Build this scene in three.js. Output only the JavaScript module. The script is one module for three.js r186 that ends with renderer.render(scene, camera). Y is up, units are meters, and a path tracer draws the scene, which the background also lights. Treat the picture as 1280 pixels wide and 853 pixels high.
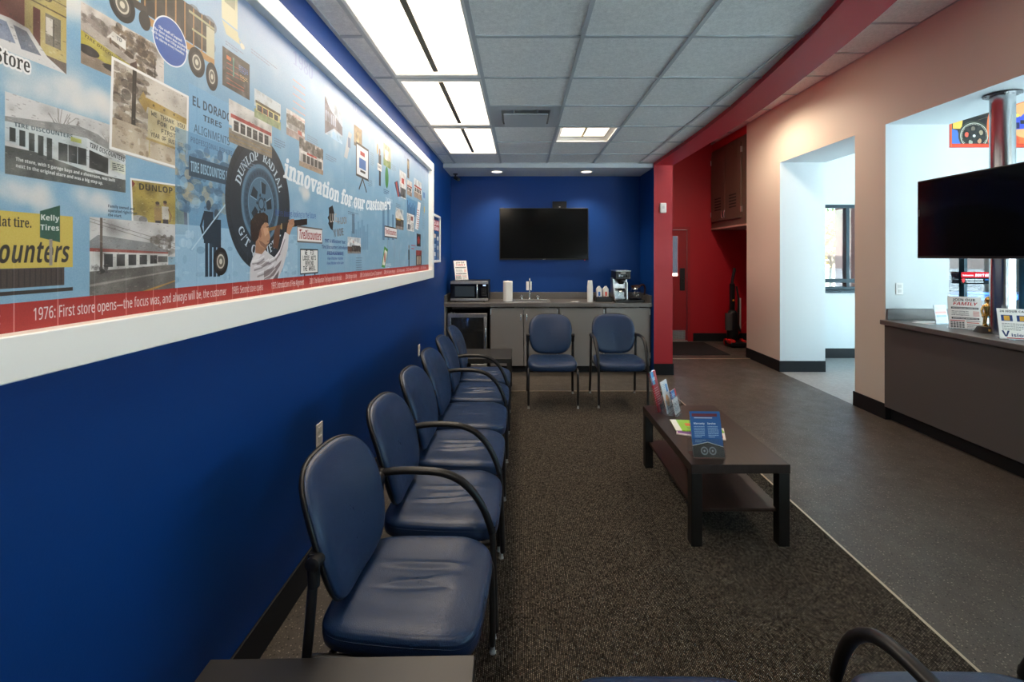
import * as THREE from 'three';
import { mergeGeometries } from 'three/addons/utils/BufferGeometryUtils.js';
import { RoundedBoxGeometry } from 'three/addons/geometries/RoundedBoxGeometry.js';
import { RectAreaLightUniformsLib } from 'three/addons/lights/RectAreaLightUniformsLib.js';
import { Sky } from 'three/addons/objects/Sky.js';

// ---------------------------------------------------------------- camera, sky, sun, exposure
const scene = new THREE.Scene();
const FPX = 583, CX = 651, CY = 320, EYE = 1.59;         // focal length and principal point in photograph pixels, eye height
const camera = new THREE.PerspectiveCamera(2 * Math.atan(426.5 / FPX) * 180 / Math.PI, 1280 / 853, 0.05, 300);
camera.position.set(0, EYE, 0);
camera.lookAt(0, EYE, -1);
camera.setViewOffset(1280, 853, 640 - CX, 426.5 - CY, 1280, 853);
const renderer = new THREE.WebGLRenderer({ antialias: true });
renderer.toneMapping = THREE.LinearToneMapping;
renderer.toneMappingExposure = 1.0;
renderer.shadowMap.enabled = true;
RectAreaLightUniformsLib.init();

const sunDir = new THREE.Vector3(0.36, 0.44, 0.82).normalize();
const sky = new Sky();
sky.name = 'sky';
sky.scale.setScalar(400);
sky.material.uniforms.turbidity.value = 3.0;
sky.material.uniforms.rayleigh.value = 2.2;
sky.material.uniforms.mieCoefficient.value = 0.004;
sky.material.uniforms.mieDirectionalG.value = 0.75;
sky.material.uniforms.sunPosition.value.copy(sunDir);
scene.add(sky);
scene.environmentIntensity = 1.2;
const sun = new THREE.DirectionalLight(new THREE.Color(0.70, 0.91, 1.0), 118);
sun.position.copy(sunDir).multiplyScalar(30).add(new THREE.Vector3(4, 0, -2));
sun.target.position.set(4, 0, -2);
sun.castShadow = true;
sun.shadow.mapSize.set(2048, 2048);
Object.assign(sun.shadow.camera, { left: -18, right: 18, top: 18, bottom: -18, near: 1, far: 80 });
scene.add(sun, sun.target);
const LAMP = new THREE.Color(1.0, 0.83, 0.64);          // warm white tubes
const LAMP_POWER = 7.0, DOWNLIGHT_POWER = 7.0;

// ---------------------------------------------------------------- helpers
let seedState = 20240611;
function rnd() { seedState = (seedState + 0x6d2b79f5) | 0; let t = Math.imul(seedState ^ (seedState >>> 15), 1 | seedState); t = (t + Math.imul(t ^ (t >>> 7), 61 | t)) ^ t; return ((t ^ (t >>> 14)) >>> 0) / 4294967296; }
const V = (x, y, z) => new THREE.Vector3(x, y, z);
const names = new Map();
function numbered(name) { const n = names.get(name) ?? 0; names.set(name, n + 1); return n ? name + '_' + String(n).padStart(3, '0') : name; }
function plain(g) {                                     // position, normal and uv only, without index, so that all shapes merge
  const o = g.index ? g.toNonIndexed() : g;
  for (const k of Object.keys(o.attributes)) if (!['position', 'normal', 'uv'].includes(k)) o.deleteAttribute(k);
  if (!o.attributes.normal) o.computeVertexNormals();
  if (!o.attributes.uv) o.setAttribute('uv', new THREE.BufferAttribute(new Float32Array(o.attributes.position.count * 2), 2));
  o.clearGroups();
  return o;
}
const join = (list) => (list.length === 1 ? list[0] : mergeGeometries(list.map(plain), false));
function metres(g, s = 1) {                             // uv in metres by the way each face points
  g = plain(g);
  const p = g.attributes.position, n = g.attributes.normal, uv = new Float32Array(p.count * 2);
  for (let i = 0; i < p.count; i++) {
    const ax = Math.abs(n.getX(i)), ay = Math.abs(n.getY(i)), az = Math.abs(n.getZ(i));
    const [u, v] = ay >= ax && ay >= az ? [p.getX(i), p.getZ(i)] : ax >= az ? [p.getZ(i), p.getY(i)] : [p.getX(i), p.getY(i)];
    uv[i * 2] = u * s; uv[i * 2 + 1] = v * s;
  }
  g.setAttribute('uv', new THREE.BufferAttribute(uv, 2));
  return g;
}
// a box from its low to its high corner; r rounds the edges
function box(x0, x1, y0, y1, z0, z1, r = 0) {
  const w = Math.abs(x1 - x0), h = Math.abs(y1 - y0), d = Math.abs(z1 - z0);
  const g = r ? new RoundedBoxGeometry(w, h, d, 2, Math.min(r, w / 2.01, h / 2.01, d / 2.01)) : new THREE.BoxGeometry(w, h, d);
  return g.translate((x0 + x1) / 2, (y0 + y1) / 2, (z0 + z1) / 2);
}
const cbox = (w, h, d, x = 0, y = 0, z = 0, r = 0) => box(x - w / 2, x + w / 2, y - h / 2, y + h / 2, z - d / 2, z + d / 2, r);
const cyl = (r0, r1, h, x = 0, y = 0, z = 0, n = 20, open = false) => new THREE.CylinderGeometry(r1, r0, h, n, 1, open).translate(x, y + h / 2, z);   // r0 at the foot
const ball = (r, x, y, z, sx = 1, sy = 1, sz = 1, n = 16) => new THREE.SphereGeometry(r, n, Math.round(n * 0.7)).scale(sx, sy, sz).translate(x, y, z);
function tube(pts, r, n = 32, k = 10) { return new THREE.TubeGeometry(new THREE.CatmullRomCurve3(pts.map((p) => (p.isVector3 ? p : V(...p))), false, 'centripetal'), n, r, k, false); }
function lathe(pts, n = 28) { return new THREE.LatheGeometry(pts.map(([x, y]) => new THREE.Vector2(x, y)), n); }
function extrude(pts, depth, bevel = 0) {
  const s = new THREE.Shape(pts.map(([x, y]) => new THREE.Vector2(x, y)));
  return new THREE.ExtrudeGeometry(s, { depth, bevelEnabled: bevel > 0, bevelSize: bevel, bevelThickness: bevel, bevelSegments: 2, curveSegments: 8 });
}
function mesh(name, geos, material, parent) {
  const m = new THREE.Mesh(join([].concat(geos)), material);
  m.name = parent === scene ? numbered(name) : name;
  m.castShadow = m.receiveShadow = true;
  parent.add(m);
  return m;
}
const part = (parent, name, geos, material, label) => { const m = mesh(name, geos, material, parent); if (label) m.userData.label = label; return m; };
function tag(o, label, category, group) { o.userData.label = label; o.userData.category = category; if (group) o.userData.group = group; return o; }
function thing(name, label, category, at = [0, 0, 0], turn = 0, group) {
  const o = new THREE.Group(); o.name = numbered(name); o.position.set(...at); o.rotation.y = turn; scene.add(o);
  return tag(o, label, category, group);
}
function single(name, geos, material, label, category, group) { return tag(mesh(name, geos, material, scene), label, category, group); }
function struct(name, geos, material) { const m = mesh(name, geos, material, scene); m.userData.kind = 'structure'; return m; }
function structGroup(name) { const o = new THREE.Group(); o.name = numbered(name); o.userData.kind = 'structure'; scene.add(o); return o; }
// photograph pixel at depth d -> x, y
const px = (x, d) => (x - CX) * d / FPX, py = (y, d) => EYE - (y - CY) * d / FPX;

// ---------------------------------------------------------------- textures
function canvas(w, h, draw) { const c = document.createElement('canvas'); c.width = w; c.height = h; const g = c.getContext('2d'); draw(g, w, h); return c; }
function picture(w, h, draw) { const t = new THREE.CanvasTexture(canvas(w, h, draw)); t.colorSpace = THREE.SRGBColorSpace; t.anisotropy = 8; return t; }
function field(n, f, srgb = false) {                    // n x n repeating DataTexture from f(x, y) -> [r, g, b] 0..255
  const a = new Uint8Array(n * n * 4);
  for (let y = 0; y < n; y++) for (let x = 0; x < n; x++) { const c = f(x, y), i = (y * n + x) * 4; a[i] = c[0]; a[i + 1] = c[1]; a[i + 2] = c[2]; a[i + 3] = 255; }
  const t = new THREE.DataTexture(a, n, n); t.wrapS = t.wrapT = THREE.RepeatWrapping; t.magFilter = THREE.LinearFilter; t.minFilter = THREE.LinearMipmapLinearFilter; t.generateMipmaps = true;
  if (srgb) t.colorSpace = THREE.SRGBColorSpace;
  t.needsUpdate = true;
  return t;
}
function lattice(n) { const a = new Float32Array(n * n); for (let i = 0; i < a.length; i++) a[i] = rnd(); return (x, y) => { const X = Math.floor(x), Y = Math.floor(y), fx = x - X, fy = y - Y, s = fx * fx * (3 - 2 * fx), t = fy * fy * (3 - 2 * fy), at = (i, j) => a[(((j % n) + n) % n) * n + (((i % n) + n) % n)]; return (at(X, Y) * (1 - s) + at(X + 1, Y) * s) * (1 - t) + (at(X, Y + 1) * (1 - s) + at(X + 1, Y + 1) * s) * t; }; }
const clamp255 = (v) => Math.max(0, Math.min(255, v));
function repeat(t, s) { const c = t.clone(); c.repeat.set(s, s); c.needsUpdate = true; return c; }

const noiseA = lattice(64), noiseB = lattice(16), noiseC = lattice(128);
// vinyl floor: dark taupe with pale and dark flecks (one tile = 0.8 m)
const flecks = (() => { const n = 1024, a = new Float32Array(n * n); for (let k = 0; k < 46000; k++) { const x = rnd() * n | 0, y = rnd() * n | 0, s = rnd() < 0.55 ? 1 : -0.8, r = rnd() < 0.25 ? 2 : 1, g = s * (0.35 + 0.65 * rnd()); for (let j = 0; j < r; j++) for (let i = 0; i < r; i++) a[((y + j) % n) * n + ((x + i) % n)] = g; } return a; })();
const vinylMap = field(1024, (x, y) => { const b = 0.5 * noiseA(x / 16, y / 16) + 0.5 * noiseB(x / 64, y / 64), k = flecks[y * 1024 + x], l = 76 + (b - 0.5) * 14 + k * 92; return [clamp255(l * 1.0), clamp255(l * 0.93), clamp255(l * 0.85)]; }, true);
const vinylRough = field(256, (x, y) => { const b = 105 + 60 * (0.6 * noiseB(x / 16, y / 16) + 0.4 * noiseA(x / 4, y / 4)); return [b, b, b]; });
// ribbed loop carpet (0.4 m)
const loopAt = (x, y) => { const rib = x / 8, row = y / 10 + (Math.floor(rib) % 2) * 0.5; return Math.abs(Math.sin(Math.PI * rib)) * (0.45 + 0.55 * Math.abs(Math.sin(Math.PI * row))); };
const carpetMap = field(640, (x, y) => { const tone = noiseC(Math.floor(x / 8) * 1.7, Math.floor(y / 10 + (Math.floor(x / 8) % 2) * 0.5) * 1.3), l = 24 + 78 * loopAt(x, y) * (0.3 + 1.3 * tone) + 8 * (noiseA(x / 10, y / 10) - 0.5); return [l * 1.05, l * 0.97, l * 0.87].map(clamp255); }, true);
const carpetBump = field(640, (x, y) => { const v = 255 * loopAt(x, y); return [v, v, v]; });
// painted plaster: fine roller stipple
const stipple = field(256, (x, y) => { const v = 110 + 70 * noiseA(x / 4, y / 4) + 50 * noiseC(x / 2, y / 2); return [v, v, v].map(clamp255); });
// mineral fibre ceiling tile
const fibreMap = field(512, (x, y) => { const v = 234 + 18 * (noiseC(x / 4, y / 4) - 0.5) + 12 * (noiseA(x / 16, y / 16) - 0.5) - (flecks[y * 1024 + x] < -0.55 ? 16 : 0); return [v, v, v * 0.985].map(clamp255); }, true);
const fibreBump = field(512, (x, y) => { const v = 150 + 80 * (noiseC(x / 4, y / 4) - 0.5) - (flecks[y * 1024 + x] < -0.55 ? 90 : 0); return [v, v, v].map(clamp255); });
// grained vinyl upholstery
const hideBump = field(256, (x, y) => { const v = 255 * (0.5 * noiseC(x / 2, y / 2) + 0.5 * noiseA(x / 4, y / 4)); return [v, v, v].map(clamp255); });
const wearMap = field(256, (x, y) => { const v = 118 + 60 * (0.7 * noiseB(x / 16, y / 16) + 0.3 * noiseA(x / 4, y / 4)); return [v, v, v].map(clamp255); });
// speckled worktop laminate
const speckMap = field(512, (x, y) => { const k = flecks[y * 1024 + x] * 30 + flecks[(y + 300) * 1024 + x + 200] * 18, l = 92 + k + 10 * (noiseA(x / 8, y / 8) - 0.5); return [l * 1.0, l * 0.97, l * 0.95].map(clamp255); }, true);
const paleMap = field(256, (x, y) => { const l = 150 + flecks[y * 1024 + x] * 26 + 14 * (noiseA(x / 8, y / 8) - 0.5); return [l, l * 0.99, l * 0.97].map(clamp255); }, true);
// brushed steel
const brushed = field(256, (x, y) => { const v = 110 + 70 * noiseC(x / 40, y * 0.9); return [v, v, v].map(clamp255); });
// dark wood-look foil
const foilMap = field(256, (x, y) => { const v = 0.6 * noiseC(x / 2, y / 50) + 0.4 * noiseA(x / 5, y / 30); return [30 + 18 * v, 21 + 12 * v, 18 + 9 * v]; }, true);

// ---------------------------------------------------------------- materials
const M = {};
const std = (o) => new THREE.MeshPhysicalMaterial(o);
const rgb = (r, g, b) => new THREE.Color().setRGB(r, g, b);
const paint = (c, rough = 0.5) => std({ color: c, roughness: rough, bumpMap: repeat(stipple, 4), bumpScale: 0.0004 });
M.blue = paint(rgb(0.0006, 0.036, 0.185), 0.5); M.blue.specularIntensity = 0.5;
M.red = paint(rgb(0.36, 0.004, 0.012), 0.5);
M.cream = paint(rgb(0.60, 0.54, 0.46), 0.55);
M.white = paint(rgb(0.58, 0.62, 0.63), 0.5);
M.vinyl = std({ map: repeat(vinylMap, 0.4), roughnessMap: repeat(vinylRough, 0.7), roughness: 0.72, specularIntensity: 0.6 });
M.carpet = std({ map: repeat(carpetMap, 1.7), roughness: 1.0, bumpMap: repeat(carpetBump, 1.7), bumpScale: 0.003, specularIntensity: 0.15 });
M.fibre = std({ map: repeat(fibreMap, 1.6), bumpMap: repeat(fibreBump, 1.6), bumpScale: 0.0007, roughness: 0.95, specularIntensity: 0.2 });
M.gridPaint = std({ color: rgb(0.46, 0.48, 0.49), roughness: 0.5 });
M.rubber = std({ color: rgb(0.009, 0.010, 0.012), roughness: 0.55, specularIntensity: 0.45 });
M.strip = std({ color: rgb(0.55, 0.45, 0.33), roughness: 0.35, metalness: 0.7 });
M.hide = std({ color: rgb(0.012, 0.030, 0.078), roughness: 0.56, roughnessMap: repeat(wearMap, 3), bumpMap: repeat(hideBump, 9), bumpScale: 0.0005, specularIntensity: 0.75 });
M.blackPlastic = std({ color: rgb(0.008, 0.008, 0.009), roughness: 0.4, specularIntensity: 0.7 });
M.blackTube = std({ color: rgb(0.010, 0.010, 0.011), roughness: 0.36, clearcoat: 0.2, clearcoatRoughness: 0.4 });
M.clearFoot = std({ color: rgb(0.55, 0.55, 0.55), roughness: 0.25, metalness: 0.3 });
M.foil = std({ map: repeat(foilMap, 1.2), roughness: 0.36, specularIntensity: 0.6 });
M.blackFoil = std({ color: rgb(0.008, 0.0075, 0.0075), roughness: 0.36, specularIntensity: 0.6 });
M.laminate = std({ color: rgb(0.20, 0.185, 0.175), roughness: 0.42 });
M.counterPanel = std({ color: rgb(0.085, 0.078, 0.075), roughness: 0.5 });
M.worktop = std({ map: repeat(speckMap, 3), roughness: 0.32 });
M.steel = std({ color: rgb(0.62, 0.62, 0.61), metalness: 1, roughness: 0.55, roughnessMap: repeat(brushed, 2) });
M.chrome = std({ color: rgb(0.8, 0.8, 0.8), metalness: 1, roughness: 0.12 });
M.darkGloss = std({ color: rgb(0.004, 0.004, 0.005), roughness: 0.08 });
M.screen = std({ color: rgb(0.003, 0.0035, 0.004), roughness: 0.12, specularIntensity: 0.45 });
M.paleFloor = std({ map: repeat(paleMap, 1.2), roughness: 0.4 });
M.paper = std({ color: rgb(0.82, 0.82, 0.80), roughness: 0.8 });
M.whitePlastic = std({ color: rgb(0.78, 0.77, 0.74), roughness: 0.4 });
M.whiteFrame = std({ color: rgb(0.84, 0.83, 0.80), roughness: 0.35 });
M.glass = std({ color: 0xffffff, roughness: 0.02, transmission: 1, thickness: 0, ior: 1.5 });
M.tintGlass = std({ color: rgb(0.18, 0.2, 0.22), roughness: 0.03, transmission: 0.9, thickness: 0 });
M.acrylic = std({ color: rgb(0.93, 0.95, 0.96), roughness: 0.04, transmission: 1, thickness: 0, ior: 1.49 });
M.carafeGlass = std({ color: rgb(0.9, 0.93, 0.95), roughness: 0.03, transmission: 1, thickness: 0 });
M.gold = std({ color: rgb(0.80, 0.52, 0.16), metalness: 1, roughness: 0.22 });
M.tube = std({ color: 0xffffff, emissive: LAMP, emissiveIntensity: 2.2, roughness: 0.6 });
M.lampHousing = std({ color: rgb(0.75, 0.74, 0.71), roughness: 0.45 });
M.slot = std({ color: rgb(0.16, 0.14, 0.10), metalness: 0.6, roughness: 0.45 });
M.dark = std({ color: rgb(0.006, 0.006, 0.006), roughness: 0.8 });
M.concrete = std({ color: rgb(0.50, 0.49, 0.46), roughness: 0.9 });
M.brown = std({ color: rgb(0.12, 0.075, 0.055), roughness: 0.8 });
M.redPlastic = std({ color: rgb(0.45, 0.012, 0.012), roughness: 0.35 });
M.brass = std({ color: rgb(0.6, 0.5, 0.3), metalness: 1, roughness: 0.35 });
const flat = (c, r = 0.6) => std({ color: c, roughness: r });
const print = (t, r = 0.55) => std({ map: t, roughness: r });

// ---------------------------------------------------------------- the building
const XL = -1.04, XW = 1.775, XW2 = 2.025, XR = 3.55, XR2 = 4.17;       // wall faces across the room
const CEIL = 2.83, HIGH = 3.66, TOP = 4.45, ZB = -6.93, ZP = -6.22, ZF = -8.69, ZS = -7.26, ZN = 3.0, XE = 9.2;
const HEAD = 2.87;                                                      // head of both openings in the partition

const CO1F = -4.6, CX0 = -0.36, CX1 = 1.75, CZ0 = 2.9, CZ1 = -5.48;                // the carpet lies in a cut-out of the floor
struct('floor', metres(join([box(-1.3, CX0, -0.2, 0, ZN + 0.2, -9.2), box(CX1, XR, -0.2, 0, ZN + 0.2, -9.2), box(XR, XR + 0.07, -0.2, 0, ZN + 0.2, CO1F), box(CX0, CX1, -0.2, 0, CZ1, -9.2), box(CX0, CX1, -0.2, 0, ZN + 0.2, CZ0), box(CX0, CX1, -0.2, -0.02, CZ0, CZ1), box(XR, 4.5, -0.2, 0, -7.33, -9.2)])), M.vinyl);
struct('floor_showroom', metres(join([box(XR + 0.07, XE + 0.2, -0.2, 0, ZN + 0.2, CO1F), box(XR, XE + 0.2, -0.2, 0, CO1F, -7.33), box(4.5, XE + 0.2, -0.2, 0, -7.33, -9.2)])), M.paleFloor);
const T = 0.612;
// carpet set into the floor
{
  const c = thing('carpet', 'dark grey ribbed loop carpet laid under the chairs and coffee table', 'carpet');
  part(c, 'pile', metres(box(CX0, CX1, -0.02, 0, CZ0, CZ1)), M.carpet);
  part(c, 'edge_strip', [box(1.745, 1.758, 0, 0.002, 2.9, -5.487)], M.strip, 'thin brass-coloured edging strip');
  part(c, 'edge_strip', [box(-0.36, 1.745, 0, 0.002, -5.474, -5.487)], M.strip, 'thin brass-coloured edging strip');
}
struct('trim_1', box(XW2, XR + 0.1, 0, 0.006, -7.19, -7.215), M.strip);
struct('trim_2', box(XR, XR2, 0, 0.006, -6.39, -6.40), M.strip);

struct('wall_left', metres(box(XL - 0.2, XL, 0, CEIL + 0.4, ZN, ZB - 0.2)), M.blue);
struct('wall_back', metres(box(XL, XW, 0, CEIL + 0.4, ZB, ZB - 0.2)), M.blue);
{ // divider between kitchenette and passage: blue inside, red end and outer face
  const g = new THREE.BoxGeometry(XW2 - XW, HIGH, ZP - ZF).translate((XW + XW2) / 2, HIGH / 2, (ZP + ZF) / 2);
  const w = new THREE.Mesh(g, [M.red, M.blue, M.red, M.red, M.red, M.blue]);
  w.name = numbered('wall_divider'); w.userData.kind = 'structure'; w.castShadow = w.receiveShadow = true; scene.add(w);
}
const baseH = 0.15, baseT = 0.012;
struct('baseboard_left', box(XL, XL + baseT, 0, baseH, ZN, -6.35, 0.004), M.rubber);
struct('baseboard_divider', [box(XW - 0.004, XW2 + baseT, 0, baseH, ZP + baseT, ZP), box(XW2, XW2 + baseT, 0, baseH, ZP, ZF)], M.rubber);

// soffit over the kitchenette
struct('ceiling_soffit', metres(box(XL, XW, 2.773, CEIL + 0.4, -6.25, ZB)), paint(rgb(0.62, 0.64, 0.65), 0.6));

// curved red beam along the edge of the low ceiling
const beamRight = (d) => { const a = [[-3, 0.30], [-1, 0.72], [0, 1.07], [0.8, 1.37], [1.5, 1.60], [2.19, 1.78], [2.65, 1.855], [3.19, 1.92], [3.78, 1.985], [4.6, 2.02], [5.4, 2.025], [9, 2.025]]; for (let i = 1; i < a.length; i++) if (d <= a[i][0]) { const t = (d - a[i - 1][0]) / (a[i][0] - a[i - 1][0]); return a[i - 1][1] + t * (a[i][1] - a[i - 1][1]); } return 2.025; };
const beamSoft = (d) => { let s = 0, w = 0; for (let k = -4; k <= 4; k++) { const g = Math.exp(-k * k / 6); s += g * beamRight(d + k * 0.12); w += g; } return s / w; };
const beamLeft = (d) => beamSoft(d) - 0.25;
{
  const pts = [], back = [];
  for (let d = -2.95; d <= 6.24; d += 0.155) { const e = Math.min(d, 6.22); pts.push([beamSoft(e), e]); back.push([beamLeft(e), e]); }
  const g = extrude([...pts, ...back.reverse()], TOP - 2.795).rotateX(-Math.PI / 2).translate(0, 2.795, 0);
  struct('beam', metres(g), M.red);
}
// far red wall with the door opening, and the recess under the wall cabinet
const DX0 = 2.20, DX1 = 3.15, DH = 2.13;
struct('wall_far', metres(join([box(XW, DX0, 0, TOP, ZF, ZF - 0.2), box(DX1, 4.5, 0, TOP, ZF, ZF - 0.2), box(DX0, DX1, DH, TOP, ZF, ZF - 0.2)])), M.red);
struct('wall_recess', metres(join([box(4.28, 4.5, 0, TOP, -7.33, ZF), box(XR + 0.02, 4.28, 3.53, TOP, -7.33, ZF)])), M.red);
struct('baseboard_far', [box(DX1 + 0.06, 4.28, 0, baseH, ZF + baseT, ZF), box(4.28 - baseT, 4.28, 0, baseH, -7.34, ZF)], M.rubber);

// partition on the daylight side with a wide doorway and a counter opening
const CO0 = 0.6, CO1 = -4.54, DW0 = -4.957, DW1 = -6.39;
for (const [n, a, b, y] of [['wall_right', DW1, -7.33, 0], ['wall_right_pier', CO1, DW0, 0], ['wall_right_end', ZN, CO0, 0], ['wall_right_header', DW0, DW1, HEAD], ['wall_right_counter_header', CO0, CO1, HEAD]]) {
  const g = new THREE.BoxGeometry(XR2 - XR, TOP - y, a - b).translate((XR + XR2) / 2, (TOP + y) / 2, (a + b) / 2), p = g.attributes.position, q = g.attributes.normal, uv = g.attributes.uv;
  for (let i = 0; i < p.count; i++) uv.setXY(i, Math.abs(q.getX(i)) > 0.5 ? p.getZ(i) : p.getX(i), Math.abs(q.getY(i)) > 0.5 ? p.getZ(i) : p.getY(i));
  const m = new THREE.Mesh(g, [M.white, M.cream, M.white, M.white, M.white, M.white]);   // beige on the waiting-room side, white reveals
  m.name = n; m.userData.kind = 'structure'; m.castShadow = m.receiveShadow = true; scene.add(m);
}
struct('baseboard_right', [box(XR - baseT, XR, 0, baseH, DW1, -7.33), box(XR - baseT, XR, 0, baseH, CO1 - 0.001, DW0), box(XR - baseT, XR2, 0, baseH, DW1 + baseT, DW1), box(XR - baseT, XR + 0.044, 0, 0.124, CO1 + baseT, CO1),
  box(XR - baseT, XR2, 0, baseH, DW0, DW0 - baseT), box(XR, 4.28, 0, baseH, -7.33, -7.33 - baseT), box(XR - baseT, XR, 0, baseH, ZN, CO0)], M.rubber);

// daylit room beyond the partition
const W1 = [4.45, 5.95, 1.055, 2.39], W2 = [6.62, 8.9, 0.62, 2.3];
function wallWithHoles(axis, a0, a1, y0, y1, t0, t1, holes) {           // holes [a0, a1, y0, y1] in order along the wall
  const mk = (p, q, r, s) => (axis === 'x' ? box(p, q, r, s, t0, t1) : box(t0, t1, r, s, p, q)), out = [];
  let at = a0;
  for (const [h0, h1, g0, g1] of holes) { out.push(mk(at, h0, y0, y1)); if (g0 > y0) out.push(mk(h0, h1, y0, g0)); if (g1 < y1) out.push(mk(h0, h1, g1, y1)); at = h1; }
  out.push(mk(at, a1, y0, y1));
  return metres(join(out));
}
struct('wall_showroom', wallWithHoles('x', XR2, XE, 0, TOP, ZS, ZS - 0.2, [W1, W2]), M.white);
struct('baseboard_showroom', box(XR2, XE, 0, baseH, ZS + baseT, ZS), M.rubber);
const WE = [-5.4, 2.2, 0.12, 3.0], WN1 = [5.0, 8.9, 0.12, 2.9], WN2 = [2.2, 3.45, 0.12, 1.3];
struct('wall_street', wallWithHoles('z', ZS - 0.2, ZN, 0, TOP, XE, XE + 0.2, [WE]), M.white);
struct('wall_front', wallWithHoles('x', XL - 0.2, XE + 0.2, 0, TOP, ZN, ZN + 0.2, [WN2, WN1]), M.cream);
struct('ceiling_roof', box(-1.3, XE + 0.2, TOP, TOP + 0.2, ZN + 0.2, -9.2), M.white);

function windowUnit(n, axis, [a0, a1, y0, y1], t, cuts, depth, dark, pane = M.glass, rails = []) {
  const w = structGroup('window_' + n), mk = (p, q, r, s, k) => (axis === 'x' ? box(p, q, r, s, t - k / 2, t + k / 2) : box(t - k / 2, t + k / 2, r, s, p, q));
  const b = 0.05;
  part(w, 'window_frame', [mk(a0, a1, y0, y0 + b, depth), mk(a0, a1, y1 - b, y1, depth), mk(a0, a0 + b, y0, y1, depth), mk(a1 - b, a1, y0, y1, depth)], dark);
  for (const c of cuts) part(w, 'mullion', mk(c - 0.025, c + 0.025, y0 + b, y1 - b, depth * 0.9), dark);
  for (const c of rails) part(w, 'transom', mk(a0 + b, a1 - b, c - 0.03, c + 0.03, depth * 0.85), dark);
  const xs = [a0 + b, ...cuts, a1 - b];
  for (let i = 1; i < xs.length; i++) part(w, 'pane', mk(xs[i - 1] + (i > 1 ? 0.02 : -0.02), xs[i] - (i < xs.length - 1 ? 0.02 : -0.02), y0 + b - 0.02, y1 - b + 0.02, 0.008), pane);
  return w;
}
const bronze = std({ color: rgb(0.006, 0.028, 0.042), roughness: 0.45, specularIntensity: 0.5 });
windowUnit(1, 'x', W1, ZS - 0.07, [5.11], 0.1, bronze, M.glass, [1.20]);
windowUnit(2, 'x', W2, ZS - 0.07, [6.95, 7.9], 0.1, bronze);
windowUnit(3, 'z', WE, XE + 0.1, [-3.5, -1.6, 0.3], 0.1, bronze);
windowUnit(4, 'x', WN1, ZN + 0.1, [5.97, 7.43], 0.1, bronze);
windowUnit(5, 'x', WN2, ZN + 0.1, [2.82], 0.1, bronze);
struct('trim_3', box(W1[0] - 0.05, W1[1] + 0.05, W1[2] - 0.04, W1[2], ZS + 0.05, ZS - 0.03), bronze);

// door in the far wall
{
  const d = structGroup('door_1'), dr = std({ color: rgb(0.28, 0.006, 0.010), roughness: 0.42 });
  const z = ZF - 0.03;
  part(d, 'door_frame', [box(DX0, DX0 + 0.05, 0, DH, ZF + 0.02, ZF - 0.12), box(DX1 - 0.05, DX1, 0, DH, ZF + 0.02, ZF - 0.12), box(DX0 + 0.05, DX1 - 0.05, DH - 0.05, DH, ZF + 0.02, ZF - 0.12)], dr);
  const a = DX0 + 0.055, b = DX1 - 0.055, g0 = 2.42, g1 = 2.955, y0 = 1.19, y1 = 1.985;
  const leaf = part(d, 'door_leaf', [box(a, g0, 0.01, DH - 0.055, z, z - 0.045), box(g1, b, 0.01, DH - 0.055, z, z - 0.045), box(g0, g1, 0.01, y0, z, z - 0.045), box(g0, g1, y1, DH - 0.055, z, z - 0.045)], dr);
  part(leaf, 'lite_frame', [box(g0, g1, y0, y0 + 0.025, z + 0.008, z), box(g0, g1, y1 - 0.025, y1, z + 0.008, z), box(g0, g0 + 0.025, y0, y1, z + 0.008, z), box(g1 - 0.025, g1, y0, y1, z + 0.008, z)], dr);
  part(leaf, 'pane', box(g0, g1, y0, y1, z - 0.018, z - 0.026), M.glass);
  part(leaf, 'kick_plate', box(a + 0.02, b - 0.02, 0.02, 0.20, z + 0.002, z), M.steel, 'brushed steel kick plate');
  part(leaf, 'push_plate', box(b - 0.125, b - 0.03, 0.94, 1.36, z + 0.012, z, 0.004), M.blackPlastic, 'black push plate');
  part(leaf, 'door_handle', [box(b - 0.10, b - 0.05, 1.10, 1.16, z + 0.045, z + 0.012, 0.008)], M.blackPlastic);
  part(d, 'threshold', box(DX0 + 0.05, DX1 - 0.05, 0, 0.014, ZF + 0.03, ZF - 0.12), M.steel, 'steel threshold');
}
single('door_mat', metres(box(2.10, 3.35, 0, 0.01, -7.45, -8.55, 0.003)), std({ color: rgb(0.008, 0.008, 0.009), roughness: 0.95, bumpMap: repeat(carpetBump, 3), bumpScale: 0.002 }), 'black rubber-backed mat on the floor before the red door', 'mat');

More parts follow.
